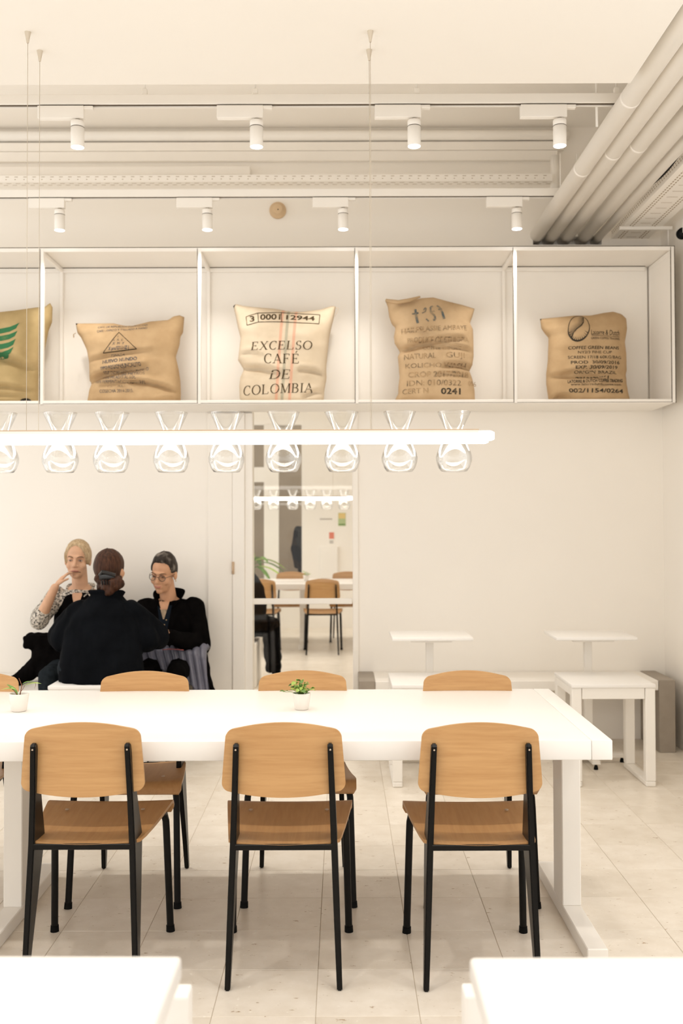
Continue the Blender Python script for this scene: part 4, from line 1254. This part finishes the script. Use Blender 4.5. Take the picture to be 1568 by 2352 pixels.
def hand(mb, wrist, d, palm_n, side, curl=.5, s=1.0, spread=.0):
    """wrist point, direction of fingers, palm normal, side vector toward the thumb"""
    d = Vector(d).normalized(); n = Vector(palm_n); n = (n - d * n.dot(d)).normalized(); t = d.cross(n).normalized()
    if t.dot(Vector(side)) < 0: t = -t
    wrist = Vector(wrist)
    mb.capsule(wrist, wrist + d * .045 * s, .022 * s, .030 * s, 14, (1.0, .55), up=n)
    mb.capsule(wrist + d * .02 * s, wrist + d * .075 * s, .024 * s, .032 * s, 14, (1.0, .42), up=n)
    for k, (off, ln) in enumerate(((.026, .066), (.009, .074), (-.009, .070), (-.026, .056))):
        b = wrist + d * .088 * s + t * off * s
        dd = (d + t * off * spread * 20).normalized()
        c1 = b + dd * ln * .45 * s + n * ln * .15 * curl * s
        c2 = c1 + (dd * (1 - .55 * curl) + n * .8 * curl).normalized() * ln * .32 * s
        c3 = c2 + (dd * (1 - .95 * curl) + n * 1.0 * curl).normalized() * ln * .24 * s
        mb.capsule(b - dd * .02 * s, c1, .0088 * s, .0080 * s, 10); mb.capsule(c1, c2, .0080 * s, .0074 * s, 10); mb.capsule(c2, c3, .0074 * s, .0062 * s, 10)
    b = wrist + d * .03 * s + t * .026 * s
    c1 = b + (t * .75 + d * .7 + n * .25).normalized() * .036 * s; c2 = c1 + (d * .9 + t * .1 + n * .5).normalized() * .034 * s
    mb.capsule(b, c1, .0125 * s, .0098 * s, 10); mb.capsule(c1, c2, .0098 * s, .0078 * s, 10)
def HT(loc, yaw=0, pitch=0, roll=0): return Matrix.Translation(loc) @ Euler((R(pitch), R(roll), R(yaw)), 'XYZ').to_matrix().to_4x4()
class HM:      # head transform with rotation available as euler
    pass
def folds(amp, sc, seed):
    def f(co, no):
        k = noise.noise((co.x * sc + seed, co.y * sc, co.z * sc * .6)) * amp + noise.noise((co.x * sc * 2.4, co.y * sc * 2.4 + seed, co.z * sc * 1.6)) * amp * .45
        return co + no * k
    return f
def bvh_of(o): 
    me = o.data
    return BVHTree.FromPolygons([v.co for v in me.vertices], [p.vertices for p in me.polygons])
def patch(o, fn, nu, nv, name, mat, parent, direction=(0, 1, 0), off=.004):
    """lay a small cloth patch onto a garment: fn(u,v) -> x,z start points"""
    b = bvh_of(o); d_ = Vector(direction); mb = MB()
    def F(u, v):
        x, z = fn(u, v)
        hit = b.ray_cast(Vector((x, 0, z)) - d_ * 1.0, d_)
        p = hit[0] if hit[0] is not None else Vector((x, 0, z))
        return p - d_ * off
    mb.grid(F, nu, nv)
    return mb.build(name, mat, parent, True, None)
def collar(parent, mat, c, rx, ry, h, front_drop, gap, flare=.02, name='collar', face=-1):
    mb = MB(); N = 36
    def ring(t, r_off, zz):
        a = (-1 + 2 * t) * (180 - gap)      # 0 = back of neck
        ar = R(a); k = max(0, abs(a) / 180)
        return Vector((c[0] + math.sin(ar) * (rx + r_off), c[1] + -face * math.cos(ar) * (ry + r_off), c[2] - front_drop * max(0, (k - .35) / .65) ** 1.6 + zz))
    mb.grid(lambda u, v: ring(u, flare * abs(v - .45) * 1.6, h * v * (1 - .25 * abs(2 * u - 1))), N, 5)
    o = mb.build(name, mat, None, True, None)
    md = o.modifiers.new('s', 'SOLIDIFY'); md.thickness = .009; md.offset = 1
    bake(o); o.parent = parent
    for p in o.data.polygons: p.use_smooth = True
    return o

def seated_legs(mb, y, seat, sgn, sp=.10, foot=.0, r=1.0, fwd=.42):
    for s in (-1, 1):
        hip = Vector((s * .085, y, seat + .085)); kn = Vector((s * sp, y + sgn * fwd, seat + .07)); an = Vector((s * sp, y + sgn * (fwd + .02), .09))
        mb.capsule(hip, kn, .085 * r, .062 * r); mb.capsule(kn, an, .060 * r, .045 * r)
        mb.capsule(an + Vector((0, 0, -.04)), an + Vector((0, sgn * .15, -.055)), .042, .034, 14, (1, .8))

# ---- woman A: fair hair, hand raised to her mouth
P = empty('person', (-1.665, 6.36, 0))
tag(P, 'woman with fair hair and patterned sleeves eating with raised hand', 'person')
T_ = HT((0, -.07, 1.205), 4, 2, 2)
b = MB(); head_items(b, T_)
b.capsule((0, -.035, 1.16), (0, -.005, 1.01), .047, .052)
b.loft([((0, .02, .50), .13, .09), ((0, .02, .62), .125, .085), ((0, .02, .82), .14, .085), ((0, .015, .95), .145, .075), ((0, .005, 1.01), .10, .06), ((0, 0, 1.05), .05, .045)])
elb = Vector((-.215, -.15, .835)); wr = Vector((-.094, -.245, 1.045))
b.capsule((-.145, .01, .985), elb, .042, .036); b.capsule(elb, wr, .040, .025)
hand(b, wr, (.40, .50, .66), (.62, .30, -.55), (.5, .2, .5), .50, .92)
elb2 = Vector((.20, -.13, .80)); wr2 = Vector((.06, -.30, .815))
b.capsule((.145, .01, .985), elb2, .042, .036); b.capsule(elb2, wr2, .040, .025)
hand(b, wr2, (-.9, -.2, 0), (0, .3, -1), (0, -1, 0), .4, .92)
hd = head_deform(T_)
body = remesh(b, 'body', 'skin', P, .0045, 3, .5, hd)
face_parts(T_, P, squint=.75)
def lineA(az):
    a = az + 6
    return interp([(0, 46), (18, 42), (35, 30), (50, 8), (58, -14), (72, -34), (100, -40), (180, -42)], abs(a))
hair_shell(T_, P, 'blond', lineA, lambda az, el: .06 + .03 * (el > 40) + .04 * math.exp(-((abs(az) - 70) / 25) ** 2) * (el < 10), seed=2, strand=.018)
bl_ = MB()
bl_.loft([((0, .02, .47), .155, .11), ((0, .02, .60), .15, .105), ((0, .02, .80), .165, .108), ((0, .02, .92), .172, .10), ((0, .01, .985), .15, .085), ((0, 0, 1.02), .085, .062)])
bl_.capsule((-.150, .01, .975), elb + Vector((-.004, 0, .01)), .062, .058); bl_.capsule(elb, elb.lerp(wr, .16), .060, .054)
bl_.capsule((.150, .01, .975), elb2, .062, .056); bl_.capsule(elb2, elb2.lerp(wr2, .25), .058, .052)
blouse = remesh(bl_, 'blouse', 'blouse', P, .007, 4, .5, folds(.008, 16, 3))
collar(P, 'blouse', (0, 0, 1.005), .066, .062, .045, .10, 24, .03, 'blouse_collar')
vs2 = MB().loft([((0, .02, .47), .172, .130), ((0, .02, .60), .166, .126), ((0, .02, .80), .176, .130), ((0, .02, .90), .166, .124), ((0, .018, .965), .140, .108), ((0, .012, 1.0), .105, .085)])
vest = remesh(vs2, 'vest', 'jblack', P, .008, 4, .5, folds(.004, 12, 5))
patch(vest, lambda u, v: ((u * 2 - 1) * .034 * (v ** .8), .885 + .115 * v), 8, 8, 'neck_opening', 'skin', P)
tr = MB(); seated_legs(tr, 0, .447, -1, fwd=.35); tr.ell((0, .02, .54), (.16, .12, .10))
remesh(tr, 'trousers', 'denim', P, .010, 4, .5, folds(.006, 12, 8))
o = MB().tube([P.location + Vector(q) for q in ((-.035, -.185, 1.132), (.0, -.178, 1.138), (.045, -.172, 1.134))], [.0035, .003, .0035], 8, True, (1.6, .7)).build('stirring_stick', 'stick', None, True)
tag(o, 'dark stirring stick held to the fair-haired woman\'s mouth', 'stick')

# ---- woman B: short dark grey hair, glasses, black jacket
P = empty('person', (-1.10, 6.36, 0))
tag(P, 'woman with short dark hair, glasses and black jacket looking down', 'person')
T_ = HT((-.020, -.085, 1.118), -14, 13, 5)
b = MB(); head_items(b, T_)
b.capsule((-.012, -.045, 1.07), (0, -.005, .925), .048, .055)
b.loft([((0, .02, .50), .13, .09), ((0, .02, .62), .125, .085), ((0, .02, .78), .135, .085), ((0, .015, .88), .14, .075), ((0, .005, .93), .10, .06), ((0, 0, .965), .05, .045)])
eB = Vector((.195, -.03, .665)); wB = Vector((.03, -.255, .745))
b.capsule((.145, .01, .91), eB, .042, .036); b.capsule(eB, wB, .038, .024)
hand(b, wB, (-.80, -.35, .40), (-.3, .9, .2), (.1, .1, 1), .45, .92)
eB2 = Vector((-.205, -.03, .665)); wB2 = Vector((-.09, -.24, .745))
b.capsule((-.145, .01, .91), eB2, .042, .036); b.capsule(eB2, wB2, .038, .024)
hand(b, wB2, (.8, -.4, .15), (0, .9, -.3), (0, .1, 1), .45, .92)
body = remesh(b, 'body', 'skin2', P, .0045, 3, .5, head_deform(T_))
face_parts(T_, P, 'brow', squint=.6, smile=1, down=True)
def lineB(az):
    return interp([(0, 40), (30, 38), (48, 30), (58, 12), (66, -8), (80, -10), (92, -16), (105, -38), (180, -46)], abs(az))
hair_shell(T_, P, 'dkhair', lineB, lambda az, el: .03 + .19 * max(0, min(1, (el - 28) / 30)) * (.75 + .35 * math.cos(R(az - 25))) + .03 * math.sin(R(az) * 5) * (el > 45), seed=6, strand=.035)
mb = MB()
for s in (-1, 1):
    pts = [T_ @ Vector((s * .033 + .0205 * math.cos(a), -.1005 + .1 * abs(s * .033 + .0205 * math.cos(a)) ** 1.2 * 2, .001 + .0185 * math.sin(a))) for a in (2 * PI * k / 24 for k in range(25))]
    mb.tube(pts, .0019, 6, False)
    mb.tube([T_ @ Vector((s * .0535, -.092, .005)), T_ @ Vector((s * .072, -.05, .006)), T_ @ Vector((s * .078, .01, .006))], .0016, 6)
mb.tube([T_ @ Vector(q) for q in ((-.0125, -.098, .005), (0, -.105, .009), (.0125, -.098, .005))], .0018, 6)
gl = mb.build('glasses', 'frame', P, True)
for s in (-1, 1): MB().ell(T_ @ Vector((s * .033, -.0965, .001)), (.0195, .0012, .0175), T_.to_euler()).build('lens', 'pane', gl, True)
MB().ell(T_ @ Vector((.079, .006, -.040)), (.004, .004, .004)).build('earring', 'gold', P, True)
jk = MB()
jk.loft([((0, .02, .47), .17, .125), ((0, .02, .60), .165, .125), ((0, .02, .76), .175, .122), ((0, .02, .85), .182, .112), ((0, .012, .905), .165, .095), ((0, .005, .95), .10, .075)])
jk.capsule((.155, .012, .895), eB + Vector((.012, 0, 0)), .070, .064); jk.capsule(eB, wB + (eB - wB) * .10, .064, .046)
jk.capsule((-.155, .012, .895), eB2 + Vector((-.012, 0, 0)), .070, .064); jk.capsule(eB2, wB2 + (eB2 - wB2) * .08, .064, .046)
jacket = remesh(jk, 'jacket', 'jblack', P, .007, 5, .5, folds(.009, 13, 11))
collar(P, 'jblack', (0, -.005, .925), .075, .068, .095, .13, 22, .030, 'jacket_collar')
patch(jacket, lambda u, v: ((u * 2 - 1) * (.012 + .034 * v ** .9) - .015, .72 + .20 * v), 8, 10, 'blue_shirt', 'bluesh', P, off=.003)
patch(jacket, lambda u, v: ((u * 2 - 1) * (.004 + .026 * v) - .018, .835 + .095 * v), 8, 10, 'undershirt', 'shirt', P, off=.006)
patch(jacket, lambda u, v: ((u * 2 - 1) * (.022 + .012 * v) - .018, .895 + .055 * v), 8, 8, 'neck_opening', 'skin2', P, off=.009)
for x, z in ((.0, .83), (-.012, .80)):
    h = bvh_of(jacket).ray_cast(Vector((x, -1, z)), Vector((0, 1, 0)))[0]
    MB().ell(h + Vector((0, -.006, 0)), (.004, .003, .004)).build('button', 'gold', P, True)
tr = MB(); seated_legs(tr, 0, .447, -1, fwd=.35); tr.ell((0, .02, .54), (.16, .12, .10))
remesh(tr, 'trousers', 'jblack', P, .010, 4, .5, folds(.006, 12, 8))

# ---- woman C: back turned, brown hair in a clip, navy-black jacket
P = empty('person', (-1.352, 5.62, 0))
tag(P, 'woman seen from behind with clipped brown hair and dark jacket', 'person')
T_ = HT((.012, .155, 1.165), 168, -10, 0)
b = MB(); head_items(b, T_)
b.capsule((.008, .13, 1.09), (.004, .09, .98), .050, .058)
b.loft([((0, .0, .60), .14, .10), ((0, .02, .72), .13, .09), ((0, .06, .86), .13, .08), ((0, .085, .94), .10, .07), ((0, .10, 1.03), .055, .055)])
for s in (-1, 1):
    e_ = Vector((s * .245, .20, .80)); w_ = Vector((s * .12, .36, .815))
    b.capsule((s * .125, .08, .900), e_, .042, .036); b.capsule(e_, w_, .038, .025)
    hand(b, w_, (-s * .6, .8, .1), (-s * .5, -.2, -.7), (-s * .3, 0, 1), .45, .92)
remesh(b, 'body', 'skin2', P, .006, 3, .5, head_deform(T_))
face_parts(T_, P)
hair_shell(T_, P, 'brhair', lambda az: interp([(0, 42), (40, 34), (58, 5), (75, -40), (110, -62), (180, -70)], abs(az)), lambda az, el: .05 + .06 * math.exp(-((abs(az) - 180) / 70) ** 2), seed=9, strand=.035)
bn = MB(); bn.ell((.064, .032, 1.100), (.054, .045, .040)); bn.ell((.03, .040, 1.075), (.050, .045, .05)); bn.capsule((0, .07, 1.08), (.02, .065, .99), .045, .028); bn.capsule((-.02, .06, 1.12), (.06, .03, 1.10), .035, .035)
bn.capsule((.085, .045, 1.12), (.092, .05, 1.08), .022, .012)
remesh(bn, 'hair_bun', 'brhair', P, .006, 2, .5, folds(.010, 40, 2))
cp = MB().box((-.018, .004, 1.120), (.072, .040, 1.152), .006, 2); cp.tube([(-.014, .018, 1.145), (.005, .0, 1.166), (.03, -.004, 1.160), (.074, .006, 1.145)], .011, 8)
for k in range(5): cp.tube([(.0 + k * .015, .012, 1.13), (.002 + k * .015, -.010, 1.112), (.003 + k * .015, -.004, 1.092)], .0045, 6)
cp.build('hair_clip', 'clip', P, True, 40)
jk = MB()
jk.loft([((.0, -.01, .555), .235, .155), ((.0, -.01, .63), .235, .15), ((.0, .0, .74), .222, .145), ((0, .03, .85), .212, .135), ((0, .055, .93), .182, .12), ((0, .075, .985), .128, .10), ((0, .095, 1.035), .080, .075)], p=2.15)
for s in (-1, 1):
    e_ = Vector((s * .275, .17, .785)); w_ = Vector((s * .125, .35, .815))
    jk.capsule((s * .150, .075, .930), e_, .074, .078, 18); jk.capsule(e_, w_ + (e_ - w_) * .08, .078, .050, 18)
    jk.capsule((s * .15, .08, .92), (s * .235, .08, .78), .070, .080, 18)
jacket = remesh(jk, 'jacket', 'jnavy', P, .008, 5, .5, folds(.012, 9, 21))
collar(P, 'jnavy', (.004, .10, 1.0), .088, .082, .062, .06, 30, .020, 'jacket_collar', face=1)
tr = MB(); seated_legs(tr, 0, .556, 1, .095, fwd=.30); tr.ell((0, -.02, .635), (.20, .13, .085)); tr.capsule((-.16, -.02, .63), (-.20, .22, .615), .085, .075)
remesh(tr, 'trousers', 'denim', P, .010, 4, .5, folds(.006, 12, 18))

# ---- seated person in the room beyond, partly behind the door frame
P = empty('person', (-.845, 8.95, 0))
tag(P, 'seated person in dark coat partly hidden behind the door frame', 'person')
T_ = HT((-.06, -.02, 1.16), -80, 8, 0)
b = MB(); head_items(b, T_); b.capsule((-.04, -.01, 1.10), (0, 0, .97), .048, .055)
b.loft([((0, .0, .46), .09, .13), ((0, .0, .62), .085, .125), ((0, .0, .82), .085, .14), ((0, .0, .92), .07, .13), ((0, 0, .98), .05, .05)])
remesh(b, 'body', 'skin2', P, .007, 3, .5)
hair_shell(T_, P, 'brhair', [(0, 42), (40, 34), (58, 5), (75, -40), (180, -60)], lambda az, el: .07, seed=19)
jk = MB().loft([((.02, 0, .42), .155, .20), ((.02, 0, .55), .15, .19), ((.02, 0, .72), .15, .19), ((.01, 0, .86), .135, .18), ((-.01, 0, .95), .10, .13), ((-.02, 0, 1.0), .06, .07)])
for s in (-1, 1): jk.capsule((0, s * .16, .88), (-.02, s * .20, .66), .06, .055); jk.capsule((-.02, s * .20, .66), (-.24, s * .10, .70), .055, .04)
remesh(jk, 'jacket', 'jnavy', P, .010, 4, .5, folds(.010, 10, 31))
tr = MB()
for s in (-1, 1): tr.capsule((0, s * .09, .50), (-.42, s * .10, .50), .085, .06); tr.capsule((-.42, s * .10, .50), (-.44, s * .10, .09), .058, .045); tr.capsule((-.44, s * .1, .05), (-.58, s * .1, .04), .042, .035)
remesh(tr, 'trousers', 'jblack', P, .012, 3, .5)
o = MB().box((-1.5, 8.68, 0), (-.745, 9.22, .385), .006).build('bench_block', 'white'); tag(o, 'white block bench in the room beyond the glass door', 'bench')
ct = MB()
ct.ell((-.68, 8.93, .545), (.12, .14, .05)); ct.capsule((-.64, 8.93, .53), (-.585, 8.93, .22), .065, .055); ct.capsule((-.66, 8.84, .52), (-.63, 8.82, .14), .05, .045); ct.capsule((-.60, 9.0, .5), (-.60, 9.02, .10), .045, .05)
ct.ell((-.80, 8.93, .50), (.14, .20, .06))
o = remesh(ct, 'draped_coat', 'jblack', None, .010, 3, .5, folds(.016, 14, 41)); tag(o, 'dark coat hanging over bench end beyond the glass door', 'coat')

# ---- person outside the far window
P = empty('person', (-.44, 14.4, -.02))
tag(P, 'dark figure standing outside behind the far window', 'person')
T_ = HT((0, -.02, 1.60), -60, 6, 0)
b = MB(); head_items(b, T_); b.capsule((0, 0, 1.52), (0, 0, 1.40), .05, .055); b.loft([((0, 0, .85), .14, .09), ((0, 0, 1.1), .13, .09), ((0, 0, 1.35), .16, .09), ((0, 0, 1.43), .07, .06)])
remesh(b, 'body', 'skin2', P, .008, 3, .5)
hair_shell(T_, P, 'brhair', [(0, 42), (40, 34), (58, 5), (75, -30), (180, -50)], lambda az, el: .06, seed=29)
jk = MB().loft([((0, 0, .62), .20, .14), ((0, 0, .9), .19, .13), ((0, 0, 1.2), .19, .125), ((0, 0, 1.36), .18, .11), ((0, 0, 1.44), .08, .07)])
for s in (-1, 1): jk.capsule((s * .19, 0, 1.33), (s * .24, .02, 1.06), .062, .055); jk.capsule((s * .24, .02, 1.06), (s * .20, -.08, .82), .055, .045)
remesh(jk, 'coat', 'jblack', P, .012, 4, .5, folds(.01, 9, 51))
tr = MB()
for s in (-1, 1): tr.capsule((s * .09, 0, .82), (s * .10, -.03 * s, .46), .085, .062); tr.capsule((s * .10, -.03 * s, .46), (s * .10, .03 * s, .10), .060, .045); tr.capsule((s * .1, .03 * s, .05), (s * .1, .03 * s - .14, .04), .042, .036)
remesh(tr, 'trousers', 'jblack', P, .012, 3, .5)

# ================================================================== COATS ON THE BENCH
def puffer():
    mb = MB()
    # quilted sheet folded over the bench end: u across, v from top fold down the front
    def F(u, v):
        x = -1.235 + .385 * u + .03 * v * u
        top = .690 - .035 * abs(2 * u - 1.0) + .02 * u
        y = 6.36 - .12 * min(1, v * 3) - .06 * v + .02 * math.sin(u * 5)
        z = top - max(0, v - .12) * (.14 + .24 * u ** 1.5)
        q = abs(math.sin(PI * (u * 8.2 - v * 1.1 + .3 * v * u)))
        puffy = .022 * q ** .55 * min(1, (v + .1) * 3)
        return Vector((x, y - puffy, z + .35 * puffy))
    mb.grid(F, 84, 26)
    o = mb.build('quilted_jacket', 'puff', None, True, None)
    md = o.modifiers.new('s', 'SOLIDIFY'); md.thickness = .03; md.offset = -1
    bake(o)
    for p in o.data.polygons: p.use_smooth = True
    return o
pj = empty('puffer_jacket', (-1.0, 6.3, .447))
q = puffer(); q.parent = pj; q.location = -Vector(pj.location)
lin = MB()
lin.capsule((-1.20, 6.30, .60), (-.93, 6.30, .55), .075, .06); lin.capsule((-.95, 6.28, .56), (-.86, 6.26, .42), .06, .05); lin.ell((-1.05, 6.36, .60), (.18, .13, .12)); lin.capsule((-.93, 6.33, .66), (-.845, 6.29, .36), .055, .05)
l_ = remesh(lin, 'lining', 'jblack', None, .009, 3, .5, folds(.010, 16, 61)); l_.parent = pj; l_.location = -Vector(pj.location)
MB().tube([Vector(p_) - Vector(pj.location) for p_ in ((-1.11, 6.185, .653), (-1.07, 6.18, .658), (-1.02, 6.18, .656), (-.98, 6.185, .651))], .0028, 6).build('red_zip', plain('red_zip', (.42, .10, .09), .5), pj, True)
MB().tube([Vector(p_) - Vector(pj.location) for p_ in ((-.90, 6.185, .50), (-.88, 6.18, .46), (-.87, 6.18, .42))], .0028, 6).build('red_zip', bpy.data.materials['red_zip'], pj, True)
tag(pj, 'slate quilted puffer jacket heaped on the bench end', 'jacket')
ct = MB()
ct.box((-1.985, 6.18, .66), (-1.78, 6.34, .745), .02, 2); ct.capsule((-1.86, 6.25, .62), (-1.74, 6.28, .54), .085, .11); ct.capsule((-1.90, 6.24, .56), (-1.98, 6.22, .49), .06, .05); ct.capsule((-1.98, 6.2, .485), (-2.04, 6.18, .455), .045, .035); ct.ell((-1.80, 6.3, .53), (.14, .16, .085))
o = remesh(ct, 'black_coat', 'jblack', None, .009, 2, .5, folds(.012, 18, 71)); tag(o, 'black coat heaped on the bench left of the women', 'coat')

# ================================================================== NOTICES AND PLANT IN THE ROOM BEYOND
def notice(x0, x1, z0, z1, mat, label, name='wall_notice'):
    o = empty(name, ((x0 + x1) / 2, FY - .004, (z0 + z1) / 2)); w_, h = (x1 - x0) / 2, (z1 - z0) / 2
    MB().box((-w_, -.002, -h), (w_, .004, h)).build('sheet', mat, o); tag(o, label, 'notice', 'notices on the far wall'); return o, w_, h
M['yel'] = plain('yellow_print', (.75, .56, .20), .7); M['grn'] = plain('green_print', (.42, .52, .25), .7); M['red'] = plain('red_print', (.72, .20, .12), .7); M['gry'] = plain('grey_print', (.30, .27, .24), .7)
o, w_, h = notice(-.045, .055, 1.375, 1.552, 'grn', 'green and yellow notice on the far wall')
MB().box((-w_ + .004, -.0035, .01), (w_ - .004, -.0015, h - .004)).build('yellow_field', 'yel', o)
MB().box((-w_ + .006, -.0035, -h + .012), (w_ - .006, -.0015, -h + .028)).build('green_band', 'leafb', o)
o, w_, h = notice(-.172, -.100, 1.13, 1.293, 'white', 'red topped notice beside the far window')
MB().box((-w_ + .003, -.0035, -.01), (w_ - .003, -.0015, h - .004)).build('red_field', 'red', o)
for k in range(2): MB().box((-w_ + .008, -.0035, -h + .012 + k * .022), (w_ - .012, -.0015, -h + .024 + k * .022)).build('print_line', 'gry', o)
o, w_, h = notice(-.33, -.09, 1.42, 1.50, 'white', 'pale notice with one line of small print')
for k in range(7): MB().box((-w_ + .04 + k * .024, -.003, -.002), (-w_ + .056 + k * .024, -.0015, .018)).build('print_mark', 'grey', o)
o = empty('electric_cabinet', (-.17, FY, .66))
MB().box((-.13, -.06, 0), (.12, -.001, .44), .004).build('cabinet_body', 'white', o)
MB().box((-.12, -.068, .012), (.11, -.061, .428), .003).build('cabinet_door', 'white', o)
tag(o, 'white wall cabinet on the far wall below the notices', 'cabinet')
o = empty('potted_palm', (-1.14, 12.9, 0)); tag(o, 'green palm plant in front of the dark far window', 'plant')
MB().lathe([(0, 0), (.12, 0), (.15, .30), (.14, .30), (.0, .28)], n=24).build('pot', 'ceramic', o, True, 40)
for k in range(16):
    a = R(-50 + k * 19 + random.uniform(-8, 8)); L_ = random.uniform(.28, .5)
    l = leaf_mesh(L_ + .12, .075, .28, 8).build('leaf', 'leafb' if k % 3 else 'leafa', o, True)
    l.location = (0, 0, .82 + random.uniform(0, .15)); l.rotation_euler = (random.uniform(.2, .9), 0, a)
MB().tube([(0, 0, .26), (0, 0, .9)], [.02, .012], 8).build('stem', 'leafb', o, True)
